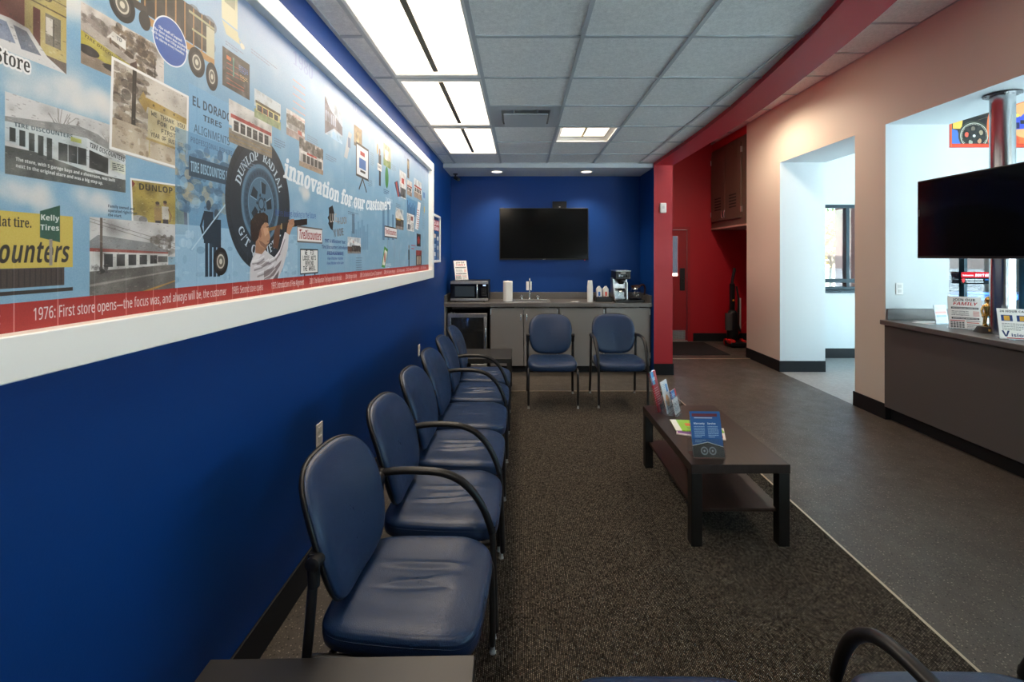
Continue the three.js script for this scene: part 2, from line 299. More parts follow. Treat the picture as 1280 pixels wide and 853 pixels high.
// ---------------------------------------------------------------- suspended ceilings: every tile and every grid bar a piece
const RX = [-0.88, -0.265, 0.35, 0.965, 1.58];
const rowAt = (k) => 2.636 + T * k;                                     // depth of the cross bars
const fixtures = new Set(['0:-1', '0:0', '0:1', '0:2', '0:3', '0:4', '1:2', '2:3', '0:-4', '0:-3', '2:-3']);
{
  const c = structGroup('ceiling');
  const cols = [[XL, RX[0]], [RX[0], RX[1]], [RX[1], RX[2]], [RX[2], RX[3]], [RX[3], RX[4]], [RX[4], RX[4] + 0.615]];
  const rows = []; for (let k = -9; k <= 5; k++) rows.push([k, rowAt(k), Math.min(rowAt(k + 1), 6.25)]);
  const geoCache = new Map();
  for (const [k, d0, d1] of rows) {
    cols.forEach(([x0, x1], ci) => {
      if (fixtures.has((ci - 1) + ':' + k)) return;
      const lim = Math.min(beamLeft(d0), beamLeft(d1), beamLeft((d0 + d1) / 2)) + 0.03, gap = 0.011;
      if (x0 + 0.03 > Math.max(beamLeft(d0), beamLeft(d1))) return;
      let g;
      if (x1 < lim) {
        const key = ci + (d1 - d0 < 0.6 ? 'e' : '');
        if (!geoCache.has(key)) geoCache.set(key, metres(box(x0 + gap, x1 - gap, 0.004, 0.02, -gap, -(d1 - d0) + gap)));
        g = geoCache.get(key);
        const m = part(c, 'ceiling_tile', g, M.fibre); m.position.set(0, CEIL, -d0);
      } else {
        const pts = [[x0 + gap, d0 + gap]];
        for (let i = 0; i <= 6; i++) { const d = d0 + gap + (d1 - d0 - 2 * gap) * i / 6; pts.push([Math.max(x0 + gap + 0.01, Math.min(x1 - gap, beamLeft(d) + 0.05)), d]); }
        pts.push([x0 + gap, d1 - gap]);
        g = metres(extrude(pts, 0.016).rotateX(-Math.PI / 2).translate(0, CEIL + 0.004, 0));
        part(c, 'ceiling_tile', g, M.fibre);
      }
    });
    cols.forEach(([x0, x1], ci) => {
      const inside = fixtures.has((ci - 1) + ':' + k) && fixtures.has((ci - 1) + ':' + (k - 1)) && !['0:1', '0:3', '0:-1', '0:-2'].includes((ci - 1) + ':' + k), e = Math.min(x1, beamLeft(d0) + 0.05);
      if (!inside && e > x0 + 0.02) part(c, 'grid_bar', box(x0 + 0.012, e - (e === x1 ? 0.012 : 0), CEIL - 0.003, CEIL + 0.03, -d0 - 0.0115, -d0 + 0.0115), M.gridPaint);
    });
  }
  for (const x of RX) {
    const d0 = rowAt(-9); let near = d0; for (let d = d0; d < 6.2; d += 0.05) if (beamLeft(d) > x - 0.05) { near = d; break; }
    part(c, 'grid_bar', box(x - 0.012, x + 0.012, CEIL - 0.003, CEIL + 0.03, -near, -6.25), M.gridPaint);
  }
  part(c, 'edge_bar', [box(XL, XL + 0.022, CEIL - 0.003, CEIL + 0.02, 2.95, -6.25)], M.gridPaint);
  part(c, 'edge_bar', [box(XL, XW, CEIL - 0.003, CEIL + 0.02, -6.228, -6.25)], M.gridPaint);
}
{
  const c = structGroup('ceiling_high');
  const g0 = metres(box(0.011, 0.599, 0.004, 0.02, -0.011, -0.601));
  for (let j = 0; j < 4; j++) for (let k = -10; k <= 6; k++) {
    const d0 = 4.15 + T * k, x0 = XR - 0.61 * (j + 1);
    if (x0 + 0.61 < beamSoft(Math.max(d0, d0 + T)) || (j === 1 && (k === 1 || k === 4 || k === -3))) continue;
    const m = part(c, 'ceiling_tile', g0, M.fibre); m.position.set(x0, HIGH, -d0);
  }
  for (let k = -10; k <= 7; k++) part(c, 'grid_bar', box(0.9, XR, HIGH - 0.003, HIGH + 0.03, -4.15 - T * k - 0.0115, -4.15 - T * k + 0.0115), M.gridPaint);
  for (let j = 0; j < 5; j++) part(c, 'grid_bar', box(XR - 0.61 * j - 0.012, XR - 0.61 * j + 0.012, HIGH - 0.003, HIGH + 0.03, 2, ZF), M.gridPaint);
}
struct('ceiling_deck', box(-1.2, XR, HIGH + 0.05, HIGH + 0.1, ZN, ZF), M.concrete);

// ---------------------------------------------------------------- ceiling lights
function areaLamp(parent, w, l, x, y, z, power, color = LAMP) {
  const a = new THREE.RectAreaLight(color, power, w, l); a.position.set(x, y, z); a.rotation.x = -Math.PI / 2; a.name = 'lamp_light'; parent.add(a); return a;
}
function troffer(x0, x1, d0, d1, label) {
  const w = x1 - x0, l = d1 - d0, t = thing('ceiling_light', label, 'ceiling light', [(x0 + x1) / 2, CEIL, -(d0 + d1) / 2], 0, 'ceiling light panels');
  const b = 0.03, e = 0.058;
  part(t, 'frame', [box(-w / 2 + 0.012, -w / 2 + b, -0.004, 0.03, -l / 2 + 0.012, l / 2 - 0.012), box(w / 2 - b, w / 2 - 0.012, -0.004, 0.03, -l / 2 + 0.012, l / 2 - 0.012),
    box(-w / 2 + b, w / 2 - b, -0.004, 0.03, -l / 2 + 0.012, -l / 2 + e), box(-w / 2 + b, w / 2 - b, -0.004, 0.03, l / 2 - e, l / 2 - 0.012)], M.lampHousing);
  part(t, 'housing', [box(-w / 2 + 0.014, w / 2 - 0.014, 0.03, 0.10, -l / 2 + 0.014, l / 2 - 0.014)], M.lampHousing);
  for (const s of [-1, 1]) part(t, 'lens', box(s * 0.0004, s * (w / 2 - b), 0.006, 0.012, -l / 2 + e, l / 2 - e), M.tube, 'glowing white lens');
  part(t, 'divider', [box(-0.016, 0.016, -0.001, 0.006, -l / 2 + e + 0.05, l / 2 - e - 0.03)], M.slot, 'slim dark divider between the lenses');
  areaLamp(t, w - 2 * b, l - 2 * e, 0, -0.012, 0, LAMP_POWER);
  return t;
}
troffer(RX[0], RX[1], rowAt(3), rowAt(5), 'long ceiling light panel closest to the soffit above the mural');
troffer(RX[0], RX[1], rowAt(1), rowAt(3), 'long ceiling light panel between two others above the mural');
troffer(RX[0], RX[1], rowAt(-1), rowAt(1), 'long ceiling light panel of the row, farthest from the soffit');
troffer(RX[0], RX[1], rowAt(-4), rowAt(-2), 'long ceiling light panel over the wide low table');
function squareTroffer(x0, x1, d0, d1, label) {                          // recessed: white sides slope up to the lenses
  const t = thing('square_ceiling_light', label, 'ceiling light', [(x0 + x1) / 2, CEIL, -(d0 + d1) / 2], 0, 'square ceiling lights'), q = (x1 - x0) / 2 - 0.012, r = q - 0.022;
  part(t, 'frame', [box(-q, -r, -0.004, 0.02, -q, q), box(r, q, -0.004, 0.02, -q, q), box(-r, r, -0.004, 0.02, -q, -r), box(-r, r, -0.004, 0.02, r, q)], M.lampHousing);
  part(t, 'reflector', new THREE.CylinderGeometry(0.235 * Math.SQRT2, (r + 0.004) * Math.SQRT2, 0.045, 4, 1, true).rotateY(Math.PI / 4).translate(0, 0.0245, 0), M.lampHousing, 'sloped white reflector');
  for (const s of [-1, 1]) part(t, 'lens', box(s * 0.01, s * 0.235, 0.047, 0.053, -0.235, 0.235), M.tube, 'glowing white lens');
  part(t, 'divider', box(-0.01, 0.01, 0.036, 0.053, -0.235, 0.235), M.brass);
  part(t, 'housing', box(-q, q, 0.054, 0.075, -q, q), M.lampHousing);
  areaLamp(t, 0.46, 0.46, 0, 0.034, 0, LAMP_POWER);
}
squareTroffer(RX[2], RX[3], rowAt(3), rowAt(4), 'square ceiling light panel beyond the air diffuser');
squareTroffer(RX[2], RX[3], rowAt(-3), rowAt(-2), 'square ceiling light panel over the chairs that face the coffee table');
// square downlights in the high ceiling beside the partition
for (const [k, l] of [[1, 'square light set in the high ceiling beside the wide doorway'], [4, 'square light set in the high ceiling by the red door'], [-3, 'square light set in the high ceiling beside the service counter']]) {
  const d0 = 4.15 + T * k, t = thing('high_ceiling_light', l, 'ceiling light', [XR - 0.915, HIGH, -d0 - T / 2]);
  part(t, 'frame', [box(-0.293, -0.25, -0.004, 0.02, -0.293, 0.293), box(0.25, 0.293, -0.004, 0.02, -0.293, 0.293), box(-0.25, 0.25, -0.004, 0.02, -0.293, -0.25), box(-0.25, 0.25, -0.004, 0.02, 0.25, 0.293)], M.lampHousing);
  part(t, 'housing', box(-0.293, 0.293, 0.02, 0.045, -0.293, 0.293), M.lampHousing);
  part(t, 'lens', box(-0.25, 0.25, 0.008, 0.014, -0.25, 0.25), M.tube, 'glowing white lens');
  areaLamp(t, 0.5, 0.5, 0, -0.01, 0, LAMP_POWER * 0.7);
}
for (const [d, l] of [[6.05, 'round warm downlight in the high ceiling washing the wall by the wall cabinet']]) {
  const t = thing('wall_washer', l, 'downlight', [2.78, HIGH - 0.003, -d]);
  part(t, 'trim_ring', lathe([[0.072, -0.001], [0.095, -0.004], [0.098, 0], [0.072, 0.0]], 32), M.whitePlastic);
  part(t, 'lamp_disc', cyl(0.072, 0.072, 0.002, 0, -0.0025, 0, 28), M.tube, 'glowing lamp disc');
  const s = new THREE.SpotLight(LAMP, DOWNLIGHT_POWER * 2.4, 0, 1.4, 0.5, 2); s.position.set(0, -0.012, 0); s.target.position.set(0.05, -2, 0); s.castShadow = true; s.shadow.radius = 2.5; s.name = 'lamp_light'; t.add(s, s.target);
}
for (const [x, l] of [[621, 'recessed round downlight in the soffit above the paper towels'], [733, 'recessed round downlight in the soffit above the foam cups']]) {
  const d = 6.56, t = thing('downlight', l, 'downlight', [px(x, d), 2.773, -d]);
  part(t, 'trim_ring', lathe([[0.072, -0.001], [0.095, -0.004], [0.098, 0], [0.072, 0.0]], 32), M.whitePlastic);
  part(t, 'lamp_disc', cyl(0.072, 0.072, 0.002, 0, -0.0025, 0, 28), M.tube, 'glowing lamp disc');
  const s = new THREE.SpotLight(LAMP, DOWNLIGHT_POWER, 0, 0.95, 0.7, 2); s.position.set(0, -0.012, 0); s.target.position.set(0, -2, -0.05); s.castShadow = true; s.shadow.radius = 2.5; s.name = 'lamp_light'; t.add(s, s.target);
}
{ // air diffuser
  const t = thing('air_diffuser', 'square plaque air diffuser set into the ceiling grid', 'diffuser', [(RX[1] + RX[2]) / 2, CEIL, -(rowAt(2) + rowAt(3)) / 2]);
  const q = 0.295;
  part(t, 'frame', [box(-q, -0.21, -0.002, 0.006, -q, q), box(0.21, q, -0.002, 0.006, -q, q), box(-0.21, 0.21, -0.002, 0.006, -q, -0.21), box(-0.21, 0.21, -0.002, 0.006, 0.21, q)], M.gridPaint);
  const cone = new THREE.CylinderGeometry(0.13, 0.297, 0.09, 4, 1, true).rotateY(Math.PI / 4).translate(0, 0.051, 0);
  part(t, 'throat', [cone, new THREE.CylinderGeometry(0.13, 0.13, 0.5, 24, 1, true).translate(0, 0.34, 0), cyl(0.13, 0.13, 0.01, 0, 0.58, 0, 24)], M.gridPaint);
  part(t, 'plaque', box(-0.19, 0.19, -0.034, -0.026, -0.19, 0.19, 0.003), M.gridPaint, 'flat centre plate');
  for (const sx of [-1, 1]) for (const sz of [-1, 1]) part(t, 'bracket', cbox(0.012, 0.12, 0.012, sx * 0.1, 0.034, sz * 0.1), M.gridPaint);
}

// ---------------------------------------------------------------- chairs
// a cushion: rings of an outline, from the middle of its top over the edge to the middle of its underside
function pad(outline, profile, place, n = 96) {
  const pos = [], uv = [], idx = [];
  profile.forEach(([s, h]) => { for (let i = 0; i < n; i++) { const [u, v] = outline(i / n * Math.PI * 2), p = place(u * s, v * s, h, s); pos.push(...p); uv.push(u * s, v * s + (h < 0 ? h : 0)); } });
  for (let r = 0; r + 1 < profile.length; r++) for (let i = 0; i < n; i++) { const a = r * n + i, b = r * n + (i + 1) % n, c = a + n, d = b + n; idx.push(a, c, b, b, c, d); }
  const g = new THREE.BufferGeometry();
  g.setAttribute('position', new THREE.Float32BufferAttribute(pos, 3)); g.setAttribute('uv', new THREE.Float32BufferAttribute(uv, 2)); g.setIndex(idx);
  g.computeVertexNormals();
  return g;
}
const superEllipse = (a, b, n) => (t) => { const c = Math.cos(t), s = Math.sin(t); return [a * Math.sign(c) * Math.abs(c) ** (2 / n), b * Math.sign(s) * Math.abs(s) ** (2 / n)]; };
const smooth = (a, b, x) => { const t = Math.max(0, Math.min(1, (x - a) / (b - a))); return t * t * (3 - 2 * t); };
function seatGeometry(creases) {
  const o = superEllipse(0.254, 0.262, 5);
  const profile = [...Array.from({ length: 26 }, (_, i) => [0.001 + i * 0.0272, 0]), [0.72, 0], [0.8, -0.0005], [0.87, -0.0015], [0.92, -0.0035], [0.95, -0.0065], [0.974, -0.0115], [0.99, -0.018], [0.996, -0.0235], [0.991, -0.026], [0.998, -0.0285], [1, -0.045], [0.988, -0.064], [0.95, -0.073], [0.85, -0.075], [0.5, -0.075], [0.001, -0.075]];
  return pad(o, profile, (u, v, h, s) => {
    const wide = 1 - 0.055 * smooth(0.1, -0.25, u);
    let y = 0.468 + h;
    if (h > -0.03) {
      y += -0.006 * Math.exp(-((u + 0.04) ** 2) / 0.012 - v * v / 0.016) + 0.005 * smooth(0.12, 0.23, Math.abs(v));
      for (const [v0, k, amp, wid, uc] of creases) { const q = (v - v0 - k * (u - uc) - 0.25 * k * (u - uc) ** 2 / 0.1) / wid; y += amp * 1.5 * Math.exp(-(((u - uc) / 0.135) ** 4)) * (Math.exp(-q * q) - 0.75 * Math.exp(-((q - 1.25) ** 2))); }
    }
    y -= 0.016 * smooth(0.12, 0.25, u);
    return [u - 0.008, y, v * wide];
  }, 176);
}
const seatShapes = [
  seatGeometry([[0.012, -0.10, 0.0050, 0.017, 0.03], [-0.078, 0.02, 0.0042, 0.016, 0.02]]),
  seatGeometry([[0.045, -0.13, 0.0045, 0.015, 0.02], [-0.01, -0.05, 0.0034, 0.014, 0.02], [-0.07, 0.03, 0.0034, 0.014, 0.03]]),
  seatGeometry([[0.055, -0.15, 0.0042, 0.014, 0.03], [0.0, -0.05, 0.0042, 0.015, 0.0], [-0.06, 0.05, 0.0034, 0.013, 0.02]]),
  seatGeometry([[0.0, 0.02, 0.0012, 0.018, 0.0]]),
];
const backOutline = (t) => { const [v, w] = superEllipse(0.222, 0.245, 3.3)(t); return [v, w * (1 - 0.085 * smooth(0.05, -0.22, v))]; };   // v up, w across
function backPlace(push) { return (v, w, h) => { const x = -0.255 - 0.27 * v - 0.42 * v * v * (v > 0 ? 1 : 0.35) + 0.6 * w * w + push + h; return [x, 0.695 + v * 0.985, w]; }; }
const backPad = pad(backOutline, [[0.001, 0.028], [0.2, 0.028], [0.4, 0.0275], [0.6, 0.026], [0.75, 0.0235], [0.86, 0.019], [0.93, 0.013], [0.975, 0.005], [0.995, -0.004], [0.99, -0.010], [0.5, -0.010], [0.001, -0.010]], backPlace(0), 96);
const backShell = pad(backOutline, [[0.001, -0.006], [0.6, -0.006], [0.985, -0.006], [1.012, -0.008], [1.018, -0.014], [1.008, -0.021], [0.97, -0.028], [0.85, -0.034], [0.5, -0.036], [0.001, -0.036]], backPlace(0), 96);
const Z0 = 0.258;
const rearLeg = (s) => tube([[-0.302, 0.03, s * (Z0 + 0.004)], [-0.285, 0.20, s * Z0], [-0.258, 0.42, s * Z0], [-0.238, 0.65, s * Z0], [-0.234, 0.68, s * Z0]], 0.0145, 20, 10);
const frontLegBare = (s) => tube([[0.232, 0.03, s * Z0], [0.228, 0.30, s * Z0], [0.222, 0.355, s * Z0], [0.195, 0.384, s * Z0], [0.10, 0.386, s * (Z0 - 0.01)], [-0.05, 0.386, s * (Z0 - 0.02)], [-0.25, 0.386, s * (Z0 - 0.012)]], 0.0125, 40, 10);
const frontLegArm = (s) => tube([[0.240, 0.03, s * Z0], [0.234, 0.25, s * Z0], [0.226, 0.46, s * Z0]], 0.0135, 12, 10);
const armShape = (s) => {                                               // flattened oval arm, thick over the forearm, that bends down onto the front leg
  const path = [[-0.236, 0.685, s * 0.260], [-0.17, 0.696, s * 0.264], [-0.08, 0.699, s * 0.266], [0.02, 0.690, s * 0.266], [0.09, 0.662, s * 0.265], [0.150, 0.606, s * 0.263], [0.192, 0.535, s * 0.260], [0.217, 0.47, s * 0.258], [0.226, 0.44, s * 0.258]].map((p) => V(...p));
  const curve = new THREE.CatmullRomCurve3(path, false, 'centripetal'), n = 44, k = 14, pos = [], idx = [];
  for (let i = 0; i <= n; i++) {
    const t = i / n, p = curve.getPointAt(t), q = curve.getTangentAt(t), side = V(0, 0, 1), up = V().crossVectors(side, q).normalize(), w = 0.020 - 0.004 * smooth(0.55, 1, t), hh = 0.0155 - 0.0005 * t;
    for (let j = 0; j < k; j++) { const a = j / k * Math.PI * 2, c = Math.cos(a) * w, e = Math.sin(a) * hh; pos.push(p.x + side.x * c + up.x * e, p.y + side.y * c + up.y * e, p.z + side.z * c + up.z * e); }
  }
  for (let i = 0; i < n; i++) for (let j = 0; j < k; j++) { const a = i * k + j, b = i * k + (j + 1) % k; idx.push(a, b, a + k, b, b + k, a + k); }
  const g = new THREE.BufferGeometry(); g.setAttribute('position', new THREE.Float32BufferAttribute(pos, 3)); g.setIndex(idx); g.computeVertexNormals();
  return join([g, ball(0.0205, -0.236, 0.685, s * 0.260, 1, 1, 1, 14)]);
};
const chairGeo = {};
for (const s of [-1, 1]) {
  chairGeo['rear' + s] = join([rearLeg(s)]);
  chairGeo['bare' + s] = join([frontLegBare(s)]);
  chairGeo['armLeg' + s] = join([frontLegArm(s), tube([[0.19, 0.388, s * (Z0 - 0.012)], [0.0, 0.386, s * (Z0 - 0.02)], [-0.256, 0.386, s * (Z0 - 0.008)]], 0.011, 16, 8), tube([[0.228, 0.40, s * Z0], [0.185, 0.388, s * (Z0 - 0.012)]], 0.011, 6, 8)]);
  chairGeo['arm' + s] = armShape(s);
  chairGeo['knob' + s] = join([new THREE.CylinderGeometry(0.0215, 0.0225, 0.05, 18).rotateX(Math.PI / 2).translate(-0.236, 0.682, s * (Z0 - 0.009)), ball(0.0215, -0.236, 0.682, s * (Z0 + 0.014), 1, 1, 0.3, 14), cyl(0.0175, 0.019, 0.07, -0.238, 0.612, s * Z0, 14)]);
  chairGeo['bracket' + s] = join([cbox(0.024, 0.045, 0.07, -0.246, 0.682, s * 0.224, 0.006)]);
  for (const [k, x] of [['Front', 0.2325], ['Rear', -0.303]]) chairGeo['foot' + k + s] = join([cyl(0.011, 0.0095, 0.03, x, 0.001, s * Z0, 12), cyl(0.0135, 0.0125, 0.006, x, 0, s * Z0, 12)]);
}
chairGeo.rails = join([tube([[0.14, 0.383, -0.25], [0.14, 0.375, 0], [0.14, 0.383, 0.25]], 0.011, 16, 8), tube([[-0.2, 0.383, -0.245], [-0.2, 0.375, 0], [-0.2, 0.383, 0.245]], 0.011, 16, 8), box(-0.2, 0.19, 0.384, 0.396, -0.20, 0.20, 0.005)]);
const seam = (() => { const o = superEllipse(0.254, 0.262, 5), pts = []; for (let i = 0; i <= 64; i++) { const [u, v] = o(i / 64 * Math.PI * 2); pts.push(V(u * 0.996 - 0.008, 0.468 - 0.0258 - 0.016 * smooth(0.12, 0.25, u * 0.996), v * 0.996 * (1 - 0.055 * smooth(0.1, -0.25, u)))); } return new THREE.TubeGeometry(new THREE.CatmullRomCurve3(pts, true), 128, 0.0016, 5, true); })();
const seamMat = std({ color: rgb(0.018, 0.034, 0.075), roughness: 0.6 });
function chair(arms, variant, at, turn, label, group) {
  const c = thing(arms ? 'arm_chair' : 'side_chair', label, 'chair', at, turn, group);
  const seat = part(c, 'seat', seatShapes[variant], M.hide);
  part(seat, 'seam', seam, seamMat);
  const back = part(c, 'backrest', backPad, M.hide);
  part(back, 'back_shell', backShell, M.blackPlastic, 'black plastic back shell');
  for (const s of [-1, 1]) {
    const r = part(c, 'leg', chairGeo['rear' + s], M.blackTube);
    part(r, 'foot', chairGeo['footRear' + s], M.clearFoot, 'small clear foot');
    const f = part(c, 'leg', arms ? chairGeo['armLeg' + s] : chairGeo['bare' + s], M.blackTube);
    part(f, 'foot', chairGeo['footFront' + s], M.clearFoot, 'small clear foot');
    part(c, arms ? 'armrest' : 'post_cap', arms ? chairGeo['arm' + s] : chairGeo['knob' + s], M.blackPlastic);
    part(c, 'back_bracket', chairGeo['bracket' + s], M.blackPlastic);
  }
  part(c, 'seat_rails', chairGeo.rails, M.blackTube);
  return c;
}
const rowG = 'chairs along the blue wall';
chair(false, 0, [-0.36, 0, -1.625], -0.06, 'armless navy vinyl chair beside the wide low table, first along the mural wall', rowG);
chair(true, 1, [-0.34, 0, -2.20], -0.02, 'navy vinyl chair with black arms, second along the wall from the wide table', rowG);
chair(false, 2, [-0.345, 0, -2.775], -0.02, 'armless navy vinyl chair, third along the wall from the wide low table', rowG);
chair(false, 3, [-0.345, 0, -3.335], -0.02, 'armless navy vinyl chair, fourth along the wall from the wide low table', rowG);
chair(true, 1, [-0.345, 0, -3.905], 0.0, 'navy vinyl chair with black arms, fifth along the wall from the wide table', rowG);
chair(false, 2, [-0.345, 0, -4.475], 0.0, 'armless navy vinyl chair last along the mural wall, beside the small end table', rowG);
const TO_CAMERA = -Math.PI / 2;
chair(false, 3, [px(691.5, 4.86), 0, -5.09], TO_CAMERA, 'armless navy vinyl chair with its back to the grey cabinets, below the television', 'chairs before the cabinets');
chair(true, 3, [px(778.5, 4.88), 0, -5.11], TO_CAMERA + 0.02, 'navy vinyl chair with black arms before the grey cabinets, near the red pillar', 'chairs before the cabinets');
chair(true, 2, [1.12, 0, -1.05], Math.PI / 2, 'navy vinyl chair with black arms facing the coffee table, beside the carpet edge strip', 'chairs facing the coffee table');
chair(false, 0, [0.37, 0, -1.035], Math.PI / 2, 'armless navy vinyl chair facing the coffee table, next to the wide low table', 'chairs facing the coffee table');

// ---------------------------------------------------------------- tables
function lowTable(name, label, x0, x1, d0, d1, h, leg, top, shelf, mat, turn = 0) {
  const w = x1 - x0, l = d1 - d0, t = thing(name, label, 'table', [(x0 + x1) / 2, 0.0, -(d0 + d1) / 2], turn);
  part(t, 'table_top', metres(box(-w / 2, w / 2, h - top, h, -l / 2, l / 2, 0.0025)), mat);
  for (const sx of [-1, 1]) for (const sz of [-1, 1]) part(t, 'leg', metres(box(sx * (w / 2 - leg), sx * (w / 2 - 0.002), 0.0, h - top, sz * (l / 2 - leg), sz * (l / 2 - 0.002), 0.0025)), mat === M.foil ? M.blackFoil : mat);
  if (shelf) part(t, 'shelf', metres(box(-w / 2 + 0.03, w / 2 - 0.03, shelf - 0.018, shelf, -l / 2 + 0.03, l / 2 - 0.03, 0.002)), mat);
  return t;
}
const TABLE_H = 0.45;
lowTable('coffee_table', 'long dark brown low table with a lower shelf, on the carpet', 0.93, 1.472, 2.545, 3.555, TABLE_H, 0.062, 0.05, 0.195, M.foil);
const greyTop = std({ color: rgb(0.018, 0.017, 0.016), roughness: 0.42 });
lowTable('end_table', 'small square black end table between the chair row and the grey cabinets', -0.66, -0.105, 5.16, 5.72, TABLE_H, 0.05, 0.05, 0, greyTop);
lowTable('end_table', 'wide low black table against the start of the chair row under the mural', -0.87, -0.125, 0.72, 1.325, TABLE_H, 0.05, 0.05, 0, greyTop, 0.02);

// ---------------------------------------------------------------- kitchenette
const ZC = -6.33, CT = 0.952;                                           // cabinet fronts, worktop height
{
  const top = thing('worktop', 'grey speckled laminate worktop with low backsplash along the blue wall', 'worktop');
  const sx0 = px(642, 6.5), sx1 = px(687, 6.5);
  part(top, 'slab', metres(join([box(XL + 0.002, sx0, CT - 0.055, CT, -6.295, ZB + 0.001, 0.004), box(sx1, XW - 0.002, CT - 0.055, CT, -6.295, ZB + 0.001, 0.004), box(sx0, sx1, CT - 0.055, CT, -6.295, -6.40, 0.004), box(sx0, sx1, CT - 0.055, CT, -6.80, ZB + 0.001, 0.004)])), M.worktop);
  part(top, 'backsplash', metres(box(XL + 0.002, XW - 0.002, CT, CT + 0.1, ZB + 0.02, ZB + 0.001, 0.003)), M.worktop);
  part(top, 'side_splash', metres(box(XL + 0.001, XL + 0.02, CT, CT + 0.1, -6.31, ZB + 0.02, 0.003)), M.worktop);
  part(top, 'side_splash', metres(box(XW - 0.02, XW - 0.001, CT, CT + 0.1, -6.31, ZB + 0.02, 0.003)), M.worktop);
  const sink = thing('sink', 'stainless steel sink set into the grey worktop', 'sink', [(sx0 + sx1) / 2, CT, -6.60]);
  const w = sx1 - sx0, l = 0.40;
  part(sink, 'rim', [box(-w / 2 - 0.012, w / 2 + 0.012, 0, 0.006, 0.17, 0.215, 0.002), box(-w / 2 - 0.012, w / 2 + 0.012, 0, 0.006, -0.215, -0.13, 0.002), box(-w / 2 - 0.012, -w / 2 + 0.03, 0, 0.006, -0.13, 0.17, 0.002), box(w / 2 - 0.03, w / 2 + 0.012, 0, 0.006, -0.13, 0.17, 0.002)], M.steel);
  part(sink, 'bowl', [box(-w / 2 + 0.012, w / 2 - 0.012, -0.17, -0.165, -0.14, 0.18), box(-w / 2 + 0.012, -w / 2 + 0.018, -0.165, 0.001, -0.14, 0.18), box(w / 2 - 0.018, w / 2 - 0.012, -0.165, 0.001, -0.14, 0.18), box(-w / 2 + 0.018, w / 2 - 0.018, -0.165, 0.001, 0.174, 0.18), box(-w / 2 + 0.018, w / 2 - 0.018, -0.165, 0.001, -0.14, -0.134)], M.steel);
  const f = thing('faucet', 'chrome gooseneck faucet with two knob handles behind the sink', 'faucet', [px(662, 6.75), CT + 0.006, -6.76]);
  part(f, 'spout', [tube([[0, 0, 0], [0, 0.2, 0], [0, 0.285, 0.012], [0, 0.325, 0.06], [0, 0.305, 0.115], [0, 0.27, 0.125]], 0.0095, 40, 12), cyl(0.022, 0.014, 0.03, 0, 0, 0, 18)], M.chrome);
  for (const s of [-1, 1]) part(f, 'tap_handle', [cyl(0.018, 0.014, 0.03, s * 0.118, 0, 0, 16), cyl(0.024, 0.03, 0.028, s * 0.118, 0.028, 0, 10), ball(0.03, s * 0.118, 0.056, 0, 1, 0.35, 1, 12)], M.chrome);
  part(f, 'base_plate', cbox(0.29, 0.008, 0.05, 0, 0.004, 0, 0.003), M.chrome);
}
function baseCabinet(label, x0, x1, doors, hingeSides) {
  const c = thing('base_cabinet', label, 'cabinet', [0, 0, 0], 0, 'grey base cabinets');
  part(c, 'carcass', [box(x0 + 0.002, x0 + 0.02, 0.10, CT - 0.056, ZC - 0.02, ZB + 0.004), box(x1 - 0.02, x1 - 0.002, 0.10, CT - 0.056, ZC - 0.02, ZB + 0.004), box(x0 + 0.02, x1 - 0.02, 0.10, 0.12, ZC - 0.02, ZB + 0.004), box(x0 + 0.02, x1 - 0.02, 0.12, CT - 0.056, ZB + 0.02, ZB + 0.004)], M.counterPanel);
  part(c, 'toe_kick', [box(x0 + 0.002, x1 - 0.002, 0, 0.10, ZC - 0.06, ZB + 0.03)], M.rubber, 'black recessed toe kick');
  doors.forEach(([a, b, handle, hinge]) => {
    const dr = part(c, 'door', box(a, b, 0.095, CT - 0.068, ZC, ZC - 0.019, 0.002), M.laminate);
    if (handle !== null) part(dr, 'handle', [tube([[handle, 0.80, ZC], [handle, 0.80, ZC + 0.028], [handle, 0.705, ZC + 0.028], [handle, 0.705, ZC]], 0.0055, 30, 8)], M.chrome, 'slim chrome pull');
    for (const y of [0.20, 0.79]) part(dr, 'hinge', [cyl(0.0075, 0.0075, 0.075, hinge, y, ZC + 0.002, 10), cbox(0.016, 0.07, 0.004, hinge, y + 0.037, ZC + 0.001)], M.steel, 'small steel hinge');
  });
}
const dX = (x) => px(x, 6.33);
baseCabinet('double-door grey base cabinet below the sink', -0.42, dX(697.5), [[dX(613.5), dX(654.2), dX(651), dX(613)], [dX(655), dX(696), dX(658.3), dX(696.8)]]);
baseCabinet('single-door grey base cabinet between the sink cabinet and the end cabinet', dX(697.5), dX(755.5), [[dX(699.8), dX(754), dX(702), dX(755)]]);
baseCabinet('single-door grey base cabinet at the divider end, under the coffee maker', dX(755.5), XW - 0.004, [[dX(757.5), dX(812), dX(759.3), dX(812.6)]]);
single('open_bay', [box(XL + 0.001, XL + 0.02, 0, CT - 0.056, ZC, ZB + 0.004), box(XL + 0.02, -0.422, 0.0, CT - 0.056, ZB + 0.02, ZB + 0.004)], M.laminate, 'grey open bay under the microwave around the cooler', 'cabinet bay');
